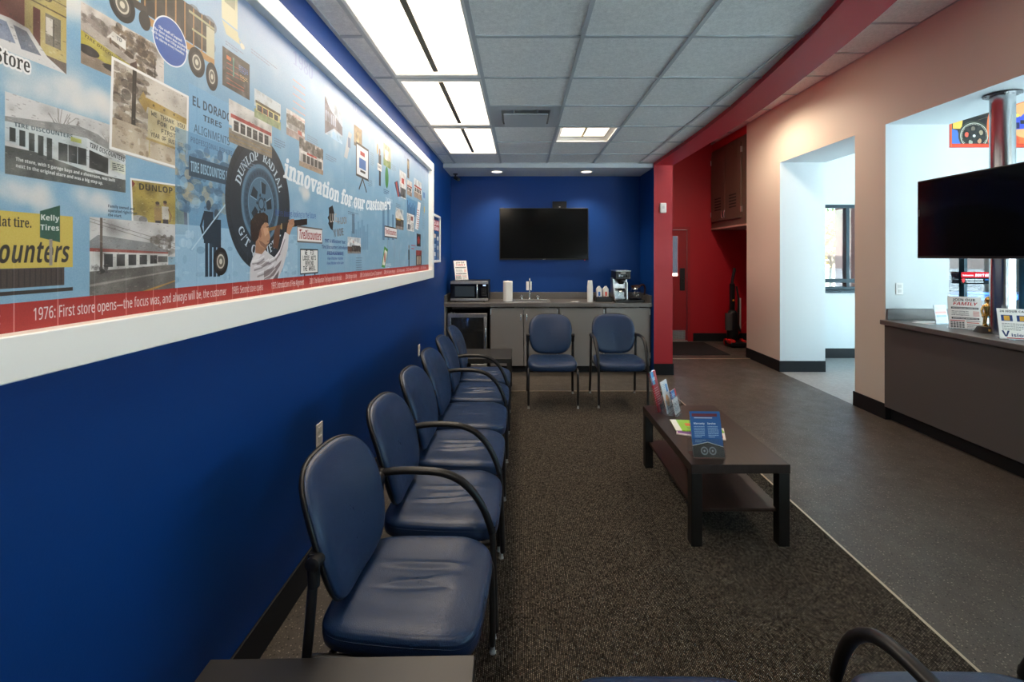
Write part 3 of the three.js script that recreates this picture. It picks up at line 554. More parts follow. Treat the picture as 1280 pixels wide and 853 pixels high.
{ // beverage cooler
  const x0 = px(560, 6.40), x1 = px(609, 6.40), h = 0.80, zf = -6.36, c = thing('beverage_cooler', 'small glass-door beverage cooler with steel frame under the worktop', 'cooler', [(x0 + x1) / 2, 0, 0]);
  const w = (x1 - x0) / 2;
  part(c, 'cabinet', [box(-w, -w + 0.02, 0.03, h, zf - 0.06, -6.90), box(w - 0.02, w, 0.03, h, zf - 0.06, -6.90), box(-w, w, h - 0.02, h, zf - 0.06, -6.90), box(-w, w, 0.0, 0.06, zf - 0.06, -6.90), box(-w, w, 0.03, h, -6.88, -6.90)], M.blackPlastic);
  const door = part(c, 'door_frame', [box(-w, w, h - 0.055, h + 0.004, zf, zf - 0.05, 0.004), box(-w, w, 0.06, 0.11, zf, zf - 0.05, 0.004), box(-w, -w + 0.045, 0.11, h - 0.055, zf, zf - 0.05, 0.003), box(w - 0.045, w, 0.11, h - 0.055, zf, zf - 0.05, 0.003)], M.steel);
  part(door, 'pane', box(-w + 0.045, w - 0.045, 0.11, h - 0.055, zf - 0.02, zf - 0.026), M.tintGlass, 'dark tinted glass');
  part(door, 'handle', tube([[w - 0.018, 0.62, zf], [w - 0.018, 0.615, zf + 0.03], [w - 0.018, 0.25, zf + 0.03], [w - 0.018, 0.245, zf]], 0.007, 30, 8), M.chrome);
  part(door, 'hinge', [cyl(0.012, 0.012, 0.012, -w + 0.05, h + 0.004, zf - 0.03, 12), cyl(0.009, 0.009, 0.012, -w + 0.09, h + 0.004, zf - 0.03, 12)], M.steel);
  for (const y of [0.30, 0.44, 0.57]) part(c, 'shelf', [box(-w + 0.022, w - 0.022, y, y + 0.006, zf - 0.09, -6.87), box(-w + 0.022, w - 0.022, y - 0.006, y + 0.014, zf - 0.075, zf - 0.09)], M.steel);
  const led = std({ color: rgb(0.2, 0.3, 1), emissive: rgb(0.15, 0.35, 1.0), emissiveIntensity: 3 });
  part(c, 'display_light', box(-0.012, 0.014, h - 0.085, h - 0.068, zf - 0.065, zf - 0.07), led, 'small blue display light');
  const lamp = new THREE.PointLight(rgb(0.25, 0.45, 1.0), 0.06, 1.0, 2); lamp.position.set(0, h - 0.09, zf - 0.08); lamp.castShadow = true; lamp.name = 'display_glow'; c.add(lamp);
  const can = join([lathe([[0, 0], [0.028, 0], [0.033, 0.008], [0.033, 0.105], [0.027, 0.117], [0, 0.117]], 18)]);
  const bottle = join([lathe([[0, 0], [0.031, 0], [0.032, 0.09], [0.026, 0.11], [0.012, 0.125], [0.012, 0.128], [0, 0.128]], 18)]);
  const mid = (x0 + x1) / 2;
  [[-0.16, 0.584], [-0.09, 0.584], [-0.02, 0.584]].forEach(([x, y], i) => { const m = single('drink_can', can, flat(rgb(0.35, 0.38, 0.42), 0.35), 'drink can on the top shelf inside the beverage cooler', 'can', 'cans in the cooler'); m.position.set(mid + x, y, -6.52); });
  const b = single('drink_bottle', bottle, flat(rgb(0.28, 0.34, 0.42), 0.3), 'small bottle on the lower shelf inside the beverage cooler', 'bottle'); b.position.set(mid + 0.07, 0.306, -6.50);
}
{ // microwave
  const x0 = px(562.8, 6.44), x1 = px(610.4, 6.44), w = x1 - x0, h = 0.292, zf = -6.44, m = thing('microwave', 'black microwave oven with steel bands on the grey worktop', 'microwave', [(x0 + x1) / 2, CT, 0]);
  part(m, 'body', [box(-w / 2, w / 2, 0.012, h, zf - 0.02, -6.84, 0.006)], M.blackPlastic);
  for (const x of [-0.2, 0.2]) for (const z of [zf - 0.06, -6.8]) part(m, 'foot', cyl(0.014, 0.016, 0.013, x, 0, z, 12), M.rubber);
  const dw = w / 2 - 0.135;
  const door = part(m, 'door', [box(-w / 2, dw, 0.014, h - 0.002, zf, zf - 0.02, 0.004)], M.darkGloss);
  part(door, 'window', box(-w / 2 + 0.065, dw - 0.055, 0.075, h - 0.075, zf + 0.001, zf), std({ color: rgb(0.035, 0.05, 0.065), roughness: 0.3 }), 'dark meshed window');
  part(door, 'steel_band', [box(-w / 2 + 0.002, w / 2 - 0.002, h - 0.042, h - 0.004, zf + 0.003, zf, 0.002)], M.steel, 'brushed steel band');
  part(door, 'steel_band', [box(-w / 2 + 0.002, w / 2 - 0.002, 0.016, 0.050, zf + 0.003, zf, 0.002)], M.steel, 'brushed steel band');
  part(door, 'handle', tube([[dw - 0.018, h - 0.05, zf], [dw - 0.018, h - 0.055, zf + 0.03], [dw - 0.018, 0.06, zf + 0.03], [dw - 0.018, 0.055, zf]], 0.0075, 30, 10), M.chrome, 'chrome bar handle');
  const panel = part(m, 'control_panel', box(dw + 0.002, w / 2, 0.014, h - 0.002, zf, zf - 0.02, 0.004), M.darkGloss);
  part(panel, 'display', box(dw + 0.06, dw + 0.1, h - 0.072, h - 0.052, zf + 0.001, zf), std({ color: rgb(0.3, 0.4, 0.6), emissive: rgb(0.6, 0.75, 1.0), emissiveIntensity: 0.9 }), 'lit clock display');
  const keys = []; for (let r = 0; r < 6; r++) for (let k = 0; k < 3; k++) keys.push(box(dw + 0.042 + k * 0.024, dw + 0.058 + k * 0.024, h - 0.105 - r * 0.02, h - 0.094 - r * 0.02, zf + 0.001, zf));
  part(panel, 'keypad', keys, flat(rgb(0.03, 0.03, 0.035), 0.5));
}
{ // paper towels, switch plate
  const t = thing('paper_towel_roll', 'white paper towel roll standing beside the sink', 'paper towels', [px(634.8, 6.55), CT, -6.55]);
  part(t, 'roll', lathe([[0.02, 0.004], [0.064, 0.004], [0.066, 0.01], [0.066, 0.276], [0.064, 0.282], [0.02, 0.282]], 36), M.paper);
  part(t, 'holder', [cyl(0.07, 0.07, 0.004, 0, 0, 0, 28), cyl(0.012, 0.012, 0.292, 0, 0, 0, 14)], M.steel);
  part(t, 'loose_sheet', box(-0.02, 0.055, 0.006, 0.27, 0.0655, 0.0675, 0.001), M.paper);
  const d = 6.925, p = thing('switch_plate', 'white switch plate on the blue wall behind the faucet', 'switch', [px(661, d), 0, 0]);
  part(p, 'plate', box(-0.038, 0.042, py(363, d), py(352, d), ZB + 0.007, ZB, 0.003), M.whitePlastic);
  part(p, 'rocker', box(-0.013, 0.017, py(360.4, d), py(354.6, d), ZB + 0.011, ZB + 0.006, 0.002), M.whitePlastic);
}
{ // foam cups, cartons, tray, stirrers
  const cup = join([lathe([[0.0, 0.094], [0.030, 0.094], [0.031, 0.092], [0.0395, 0.004], [0.0415, 0.002], [0.0405, 0], [0.0385, 0.003], [0.029, 0.09], [0, 0.09]], 24)]);
  for (let k = 0; k < 16; k++) { const m = single('foam_cup', cup, M.paper, k === 15 ? 'topmost white foam cup of the upturned stack on the worktop' : 'white foam cup in the upturned stack on the worktop', 'cup', 'stacked foam cups'); m.position.set(px(737.5, 6.47), CT + k * 0.0135, -6.47); }
  const tray = thing('condiment_tray', 'black tray holding cartons beside the coffee maker', 'tray', [px(753.5, 6.55), CT, -6.56]);
  part(tray, 'tray_body', [box(-0.115, 0.115, 0, 0.006, -0.11, 0.11), box(-0.115, 0.115, 0.006, 0.07, 0.104, 0.11), box(-0.115, 0.115, 0.006, 0.07, -0.11, -0.104), box(-0.115, -0.109, 0.006, 0.07, -0.104, 0.104), box(0.109, 0.115, 0.006, 0.07, -0.104, 0.104)], M.blackPlastic);
  [['carton of creamer with blue print in the black tray', '#2b6fc4', '#1d2f88', -0.052], ['carton of creamer with red print in the black tray', '#e0472b', '#c41f22', 0.042]].forEach(([label, a, b, x]) => {
    const tex = picture(64, 128, (g) => { g.fillStyle = '#f1ece6'; g.fillRect(0, 0, 64, 128); g.fillStyle = a; g.fillRect(18, 30, 26, 44); g.fillStyle = b; g.beginPath(); g.arc(20, 96, 18, 0, 7); g.fill(); g.fillStyle = a; g.fillRect(40, 80, 18, 34); });
    const c = thing('creamer_carton', label, 'carton', [px(753.5, 6.55) + x, CT + 0.006, -6.56], 0, 'creamer cartons');
    part(c, 'carton_body', box(-0.036, 0.036, 0, 0.17, -0.036, 0.036, 0.004), print(tex));
    part(c, 'gable', extrude([[-0.036, 0], [0.036, 0], [0.006, 0.035], [-0.006, 0.035]], 0.072).translate(0, 0.17, -0.036), M.paper);
    part(c, 'cap', cyl(0.014, 0.014, 0.015, 0, 0.192, 0.018, 14), M.whitePlastic);
  });
  const pk = std({ color: rgb(0.75, 0.74, 0.7), roughness: 0.6 });
  [[-0.03, 0.3], [0.0, -0.5], [0.028, 0.9], [0.05, 0.1]].forEach(([x, r], i) => { const m = single('sugar_packet', join([cbox(0.05, 0.004, 0.03, 0, 0.002, 0, 0.0015)]), pk, 'white sugar packet lying on the worktop between sink and cups', 'packet', 'sugar packets'); m.position.set(px(718, 6.45) + x, CT + i * 0.0005, -6.44 - (i % 2) * 0.045); m.rotation.y = r; });
  single('stirrer', join([cbox(0.14, 0.003, 0.006, px(719, 6.45), CT + 0.0015, -6.39)]), M.blackPlastic, 'thin black stirrer on the worktop beside the sugar packets', 'stirrer');
}
{ // coffee maker with two carafes
  const x0 = px(764.5, 6.5), m = thing('coffee_maker', 'steel and black two-burner coffee maker on the worktop', 'coffee maker', [x0, CT, -6.50]);
  part(m, 'base', [box(0.02, 0.225, 0, 0.032, -0.19, 0.16, 0.006), box(0.225, 0.435, 0, 0.032, -0.19, 0.10, 0.006)], M.blackPlastic);
  part(m, 'tower', [box(0.02, 0.225, 0.032, 0.33, -0.19, -0.05, 0.004)], M.steel);
  part(m, 'side_panel', [extrude([[-0.05, 0.03], [0.15, 0.03], [0.10, 0.10], [0.02, 0.22], [0.0, 0.31], [-0.05, 0.31]], 0.008).rotateY(-Math.PI / 2).translate(0.022, 0, 0), box(0.205, 0.222, 0.03, 0.27, -0.05, 0.02, 0.003)], M.steel);
  part(m, 'brew_head', box(0.03, 0.235, 0.318, 0.425, -0.19, 0.14, 0.006), M.blackPlastic);
  part(m, 'top_rim', box(0.026, 0.239, 0.425, 0.437, -0.19, 0.145, 0.004), M.steel);
  part(m, 'name_plate', box(0.095, 0.165, 0.40, 0.41, 0.14, 0.142), M.whitePlastic);
  part(m, 'switch', [box(0.07, 0.10, 0.35, 0.385, 0.14, 0.146, 0.002), box(0.11, 0.14, 0.35, 0.385, 0.14, 0.146, 0.002), box(0.15, 0.18, 0.35, 0.385, 0.14, 0.146, 0.002)], M.darkGloss);
  part(m, 'filter_basket', [lathe([[0, 0], [0.03, 0], [0.062, 0.055], [0.066, 0.07], [0, 0.07]], 24).translate(0.122, 0.248, 0.05), box(0.10, 0.145, 0.27, 0.31, 0.1, 0.17, 0.006)], M.blackPlastic);
  part(m, 'burner_plate', cyl(0.068, 0.068, 0.005, 0.122, 0.032, 0.05, 28), M.darkGloss);
  part(m, 'burner_plate', cyl(0.085, 0.085, 0.005, 0.335, 0.032, 0.0, 28), M.darkGloss);
  const jug = (label, x, z, y, s, handleTurn, brown) => {
    const c = thing('carafe', label, 'carafe', [x0 + x, CT + 0.037, -6.50 + z], handleTurn, 'glass coffee carafes');
    c.scale.setScalar(s);
    part(c, 'glass_bowl', lathe([[0, 0.0], [0.055, 0.0], [0.07, 0.012], [0.076, 0.045], [0.068, 0.082], [0.045, 0.108], [0.038, 0.122], [0.042, 0.135]], 32), M.carafeGlass);
    part(c, 'steel_band', lathe([[0.0462, 0.106], [0.0395, 0.12], [0.0395, 0.126], [0.047, 0.106]], 28), M.chrome);
    part(c, 'collar', [lathe([[0.040, 0.12], [0.05, 0.13], [0.048, 0.145], [0.03, 0.15], [0.0, 0.15]], 28)], brown);
    part(c, 'handle', [tube([[0.045, 0.138, 0], [0.085, 0.15, 0], [0.105, 0.135, 0], [0.11, 0.09, 0], [0.102, 0.04, 0]], 0.0095, 24, 10)], brown);
  };
  jug('glass carafe with black collar under the brew head', 0.122, 0.05, 0, 1, -1.3, M.blackPlastic);
  jug('empty glass carafe with brown handle on the side burner', 0.335, 0.0, 0, 1.3, 0.25, std({ color: rgb(0.06, 0.022, 0.012), roughness: 0.35 }));
}
// television on the blue wall and what hangs round it
function television(label, w, h, logo) {
  const t = thing('television', label, 'television');
  part(t, 'body', [box(-w / 2, w / 2, -h / 2, h / 2, 0, -0.035, 0.006), box(-w / 2 + 0.2, w / 2 - 0.2, -h / 2 + 0.1, h / 2 - 0.15, -0.03, -0.06, 0.006)], M.blackPlastic);
  part(t, 'screen', box(-w / 2 + 0.012, w / 2 - 0.012, -h / 2 + 0.022, h / 2 - 0.012, 0.0015, 0), M.screen, 'dark glossy switched-off screen');
  if (logo) part(t, 'logo', box(-0.035, 0.035, -h / 2 + 0.006, -h / 2 + 0.015, 0.001, -0.001), std({ map: picture(256, 36, (g) => { g.fillStyle = '#0b0b0b'; g.fillRect(0, 0, 256, 36); g.fillStyle = '#cfcfcf'; g.font = 'bold 30px sans-serif'; g.textAlign = 'center'; g.fillText(logo, 128, 29); }), roughness: 0.4 }), 'small pale maker lettering');
  return t;
}
{
  const d = 6.86, tv = television('large black flat television on the blue wall above the sink', px(735.6, d) - px(624.3, d), py(260, d) - py(325, d), 'SAMSUNG');
  tv.position.set(px(680, d), py(292.5, d), -d);
  part(tv, 'standby_light', cbox(0.008, 0.012, 0.006, 0.60, -0.385, -0.005, 0.002), std({ color: rgb(0.5, 0.02, 0.02), emissive: rgb(1, 0.08, 0.05), emissiveIntensity: 1.2 }), 'tiny red standby light');
  part(tv, 'wall_mount', cbox(0.4, 0.3, 0.03, 0, 0, -0.054), M.blackPlastic);
  const m = thing('media_box', 'small black media box standing on top of the wall television', 'media box', [px(699.7, d), py(260, d) , -d]);
  part(m, 'case', box(-0.105, 0.105, 0, 0.10, -0.028, -0.05, 0.006), M.blackPlastic);
  part(m, 'badge', box(-0.01, 0.012, 0.012, 0.02, -0.0275, -0.029), M.whitePlastic);
  const c = thing('security_camera', 'small black security camera under the soffit in the blue corner', 'camera', [px(569, 6.7), 2.773, -6.72]);
  part(c, 'mount', [cyl(0.032, 0.035, 0.012, 0, -0.012, 0, 18), cyl(0.011, 0.011, 0.045, 0, -0.055, 0, 12)], M.blackPlastic);
  part(c, 'camera_body', new THREE.CylinderGeometry(0.027, 0.027, 0.10, 18).rotateX(Math.PI / 2 + 0.35).rotateY(0.7).translate(0.025, -0.075, 0.03), M.blackPlastic);
  part(c, 'lens', new THREE.CylinderGeometry(0.02, 0.02, 0.006, 18).rotateX(Math.PI / 2 + 0.35).rotateY(0.7).translate(0.057, -0.092, 0.068), M.darkGloss);
}
{ // sensor on the red pillar
  const d = 6.2, s = thing('wall_sensor', 'small white plastic sensor on the red pillar', 'sensor', [px(829, d), py(260, d), ZP]);
  part(s, 'case', box(-0.043, 0.043, -0.066, 0.066, 0, 0.03, 0.012), M.whitePlastic);
  part(s, 'lens', box(-0.014, 0.014, -0.012, 0.03, 0.029, 0.034, 0.002), flat(rgb(0.6, 0.6, 0.6), 0.4));
}
function outlet(name, label, x, y, z, turn, wide = 0.07, high = 0.115) {
  const o = thing(name, label, 'outlet', [x, y, z], turn);
  part(o, 'cover_plate', box(-wide / 2, wide / 2, -high / 2, high / 2, 0, 0.006, 0.0025), M.whitePlastic);
  for (const s of [-1, 1]) part(o, 'socket', [box(-0.017, 0.017, s * 0.024 - 0.015, s * 0.024 + 0.015, 0.005, 0.008, 0.002)], flat(rgb(0.6, 0.59, 0.56), 0.45));
  return o;
}
const dLW = (x) => -XL * FPX / (CX - x);
outlet('wall_outlet', 'white outlet on the blue wall behind the first two chairs of the row', XL, py(543, dLW(398.5)), -dLW(398.5), Math.PI / 2);
outlet('wall_outlet', 'white outlet on the blue wall behind the end of the chair row', XL, py(438, dLW(523.5)), -dLW(523.5), Math.PI / 2);
outlet('wall_switch', 'white wall switch with dark rocker in the counter opening reveal', px(1124, 4.54), py(361, 4.54), CO1, 0);

// ---------------------------------------------------------------- wall cabinet, vacuum cleaner
{
  const y0 = 2.10, y1 = 3.51, za = -7.36, zb = -8.68, c = thing('wall_cabinet', 'tall brown two-door wall cabinet with louvre slots, above the vacuum recess', 'cabinet');
  const br = std({ color: rgb(0.095, 0.062, 0.042), roughness: 0.45 });
  part(c, 'carcass', [box(XR + 0.022, 4.26, y0, y1, za, zb)], br);
  const f = 0.07;
  part(c, 'face_frame', [box(XR, XR + 0.022, y0, y0 + 0.10, za, zb), box(XR, XR + 0.022, y1 - f, y1, za, zb), box(XR, XR + 0.022, y0 + 0.1, y1 - f, za, za - 0.13), box(XR, XR + 0.022, y0 + 0.1, y1 - f, zb, zb + 0.03)], br);
  const d0 = za - 0.13, d1 = zb + 0.03, mid = (d0 + d1) / 2, dx = XR - 0.02;
  [[d0, mid + 0.003, -1], [mid - 0.003, d1, 1]].forEach(([a, b, side]) => {
    const dr = part(c, 'door', box(dx, XR - 0.001, y0 + 0.11, y1 - f - 0.01, a, b, 0.003), br);
    for (let k = 0; k < 5; k++) part(dr, 'louvre_slot', box(dx - 0.0015, dx + 0.001, y0 + 0.30 + k * 0.05, y0 + 0.323 + k * 0.05, (a + b) / 2 + 0.13, (a + b) / 2 - 0.13), M.dark);
    const hz = mid - side * 0.05;
    part(dr, 'handle', tube([[dx, y0 + 0.16, hz], [dx - 0.03, y0 + 0.16, hz], [dx - 0.03, y0 + 0.27, hz], [dx, y0 + 0.27, hz]], 0.006, 24, 8), M.chrome, 'chrome pull');
    const ez = side < 0 ? a + 0.008 : b - 0.004;
    for (const y of [y0 + 0.2, y1 - 0.25]) part(dr, 'hinge', box(dx - 0.006, XR - 0.001, y, y + 0.09, ez - 0.012, ez + 0.012, 0.002), M.steel);
  });
  part(c, 'bottom_ledge', box(XR - 0.012, 4.26, y0 - 0.03, y0, za + 0.01, zb), std({ color: rgb(0.42, 0.25, 0.2), roughness: 0.5 }), 'pale ledge under the cabinet');
}
{
  const d = 8.3, v = thing('vacuum_cleaner', 'black upright vacuum cleaner with red wheels standing in the recess', 'vacuum cleaner', [px(917, d), 0, -d]);
  part(v, 'floor_head', [box(-0.17, 0.15, 0.02, 0.10, 0.0, 0.28, 0.025)], M.blackPlastic);
  part(v, 'head_trim', [box(-0.175, -0.07, 0.05, 0.135, 0.10, 0.27, 0.03), box(0.06, 0.155, 0.05, 0.12, 0.12, 0.27, 0.03)], M.redPlastic, 'bright red trim');
  for (const s of [-1, 1]) part(v, 'wheel', new THREE.CylinderGeometry(0.06, 0.06, 0.03, 20).rotateZ(Math.PI / 2).translate(s * 0.14, 0.06, 0.0), M.redPlastic);
  part(v, 'motor_body', [lathe([[0, 0.08], [0.09, 0.09], [0.10, 0.2], [0.095, 0.55], [0.06, 0.62], [0, 0.63]], 22).scale(1, 1, 0.8).translate(-0.03, 0, 0.02)], M.blackPlastic);
  part(v, 'dust_bin', [cyl(0.065, 0.068, 0.3, -0.11, 0.28, 0.06, 22)], std({ color: rgb(0.10, 0.10, 0.10), roughness: 0.15, transmission: 0.4, thickness: 0 }), 'smoky clear bin');
  part(v, 'spine', [box(-0.055, 0.03, 0.55, 1.10, -0.06, 0.0, 0.02)], M.blackPlastic);
  part(v, 'handle', [tube([[-0.012, 1.08, -0.03], [0.0, 1.2, -0.03], [0.03, 1.33, -0.035], [0.04, 1.36, -0.06]], 0.026, 20, 10)], M.blackPlastic);
  part(v, 'wand', [cyl(0.014, 0.014, 0.54, 0.11, 0.30, 0.02, 14)], flat(rgb(0.35, 0.34, 0.33), 0.35), 'grey extension wand');
  part(v, 'hose', tube([[0.05, 1.05, 0.0], [0.07, 0.85, 0.03], [0.06, 0.6, 0.05], [0.05, 0.4, 0.06], [0.10, 0.25, 0.04]], 0.017, 40, 10), M.blackPlastic);
  part(v, 'badge', cbox(0.03, 0.03, 0.004, -0.005, 0.80, 0.002), flat(rgb(0.7, 0.28, 0.02)), 'small orange badge');
  part(v, 'cord', tube([[0.10, 0.16, -0.05], [0.17, 0.30, -0.06], [0.30, 0.47, -0.05], [0.485, 0.60, -0.1]], 0.007, 30, 8), M.redPlastic, 'red power cord');
}

// ---------------------------------------------------------------- framed mural: printed panels in a white frame
const MX = -1.028, M_TOP = 2.545, M_BOT = 1.435, M_D0 = 0.24, M_D1 = 5.20;
const mD = (x) => -MX * FPX / (CX - x);                                 // photograph column -> metres along the wall
const U = (x) => mD(x) * 1000, W = (x, y) => (M_TOP - (EYE - (y - CY) * mD(x) / FPX)) * 1000;   // -> print millimetres
let G;                                                                   // the canvas being printed on, in millimetres
const fill = (c, x, y, w, h) => { G.fillStyle = c; G.fillRect(x, y, w, h); };
const poly = (c, pts) => { G.fillStyle = c; G.beginPath(); pts.forEach(([x, y], i) => (i ? G.lineTo(x, y) : G.moveTo(x, y))); G.closePath(); G.fill(); };
const disc = (c, x, y, rx, ry = rx) => { G.fillStyle = c; G.beginPath(); G.ellipse(x, y, rx, ry, 0, 0, 7); G.fill(); };
const ring = (c, x, y, rx, ry, lw) => { G.strokeStyle = c; G.lineWidth = lw; G.beginPath(); G.ellipse(x, y, rx, ry, 0, 0, 7); G.stroke(); };
const line = (c, lw, pts) => { G.strokeStyle = c; G.lineWidth = lw; G.lineCap = 'round'; G.lineJoin = 'round'; G.beginPath(); pts.forEach(([x, y], i) => (i ? G.lineTo(x, y) : G.moveTo(x, y))); G.stroke(); };
function text(s, x, y, size, c, font = 'sans-serif', align = 'left', weight = '', width = 0, tilt = 0) {   // width: squeeze or stretch to it
  G.save(); G.translate(x, y); if (tilt) G.rotate(tilt); G.font = (weight ? weight + ' ' : '') + size + 'px ' + font; G.textAlign = 'left';
  const w = G.measureText(s).width, k = width ? width / w : 1; G.scale(k, 1); G.fillStyle = c; G.fillText(s, align === 'center' ? -w / 2 : align === 'right' ? -w : 0, 0); G.restore();
}
const lines = (list, x, y, size, c, font, align, weight) => list.forEach((s, i) => text(s, x, y + i * size * 1.22, size, c, font, align, weight));
const greek = (x, y, w, n, c, pitch = 9) => { for (let i = 0; i < n; i++) { let p = x; while (p < x + w * (i === n - 1 ? 0.6 : 0.95)) { const l = 5 + ((p * 7 + i * 13) % 11); fill(c, p, y + i * pitch, Math.min(l, x + w - p), pitch * 0.42); p += l + 3; } } };   // lines of print too small to read
// a photo print: draw(w, h) inside the rectangle xa..xb (photograph columns) with its top and bottom read at column xr
function photo(xa, xb, xr, yt, yb, draw, border = 0, tilt = 0) {
  const x0 = U(xa), w = U(xb) - x0, y0 = W(xr, yt), h = W(xr, yb) - y0;
  G.save(); G.translate(x0 + w / 2, y0 + h / 2); G.rotate(tilt); G.translate(-w / 2, -h / 2);
  if (border) { fill('#b9b4ae', -border + 2, -border + 3, w + 2 * border, h + 2 * border); fill('#f6f3ee', -border, -border, w + 2 * border, h + 2 * border); }
  G.beginPath(); G.rect(0, 0, w, h); G.clip(); draw(w, h); weather(w, h); G.restore();
}
// uneven tone of an old print: soft lighter and darker blotches, then film grain
function weather(w, h) {
  for (let i = 0; i < 70; i++) { const x = mr() * w, y = mr() * h, r = (0.05 + 0.16 * mr()) * h, q = G.createRadialGradient(x, y, 0, x, y, r), c = mr() < 0.55 ? '40,32,26' : '245,238,225'; q.addColorStop(0, `rgba(${c},0.16)`); q.addColorStop(1, `rgba(${c},0)`); G.fillStyle = q; G.fillRect(x - r, y - r, 2 * r, 2 * r); }
  for (let i = 0; i < 260; i++) { G.globalAlpha = 0.12 + 0.2 * mr(); const dark = mr() < 0.6; fill(dark ? '#2b2420' : '#efe6d8', mr() * w, mr() * h, (0.004 + 0.03 * mr()) * w, (0.004 + 0.012 * mr()) * h); } G.globalAlpha = 1;
}
const grain = canvas(256, 256, (g) => { const im = g.createImageData(256, 256); for (let i = 0; i < 65536; i++) { const v = rnd() * 255; im.data[i * 4] = im.data[i * 4 + 1] = im.data[i * 4 + 2] = v; im.data[i * 4 + 3] = 255; } g.putImageData(im, 0, 0); });
let mSeed = 5; const mr = () => { mSeed = (mSeed * 16807) % 2147483647; return mSeed / 2147483647; };
const blotches = (n, x, y, w, h, r, colors) => { for (let i = 0; i < n; i++) { G.globalAlpha = 0.25 + 0.5 * mr(); disc(colors[Math.floor(mr() * colors.length)], x + mr() * w, y + mr() * h, r * (0.4 + mr()), r * (0.3 + 0.8 * mr())); } G.globalAlpha = 1; };
const twigs = (x, y, n, l, c) => { for (let i = 0; i < n; i++) { const a = -1.6 + (mr() - 0.5) * 1.6, k = l * (0.4 + mr()); line(c, 1.2, [[x, y], [x + Math.cos(a) * k * 0.5, y + Math.sin(a) * k * 0.5], [x + Math.cos(a + 0.3 * (mr() - 0.5)) * k, y + Math.sin(a) * k]]); } };
const tyre = (x, y, r, ry = r) => { disc('#1a1817', x, y, r, ry); disc('#3a3633', x, y, r * 0.68, ry * 0.68); disc('#cdc6b4', x, y, r * 0.52, ry * 0.52); disc('#6a645a', x, y, r * 0.4, ry * 0.4); disc('#d6cfbc', x, y, r * 0.2, ry * 0.2); };
const shop = (w, h, { sky = '#dcd8d2', ground = '#a08e80', wall = '#e9e5de', band = '#b3342d', roof = 0.34, bays = 5, g0 = 0.7 }) => {
  fill(sky, 0, 0, w, h * 0.6); fill(ground, 0, h * g0 - h * 0.05, w, h); fill(wall, w * 0.06, h * roof, w * 0.9, h * (g0 - roof)); fill(band, w * 0.04, h * roof, w * 0.94, h * 0.09);
  for (let i = 0; i < bays; i++) { fill('#3b3835', w * (0.1 + i * 0.84 / bays), h * (roof + 0.13), w * 0.62 / bays, h * (g0 - roof - 0.16)); fill('#77726b', w * (0.1 + i * 0.84 / bays), h * (roof + 0.2), w * 0.62 / bays, h * 0.015); }
};

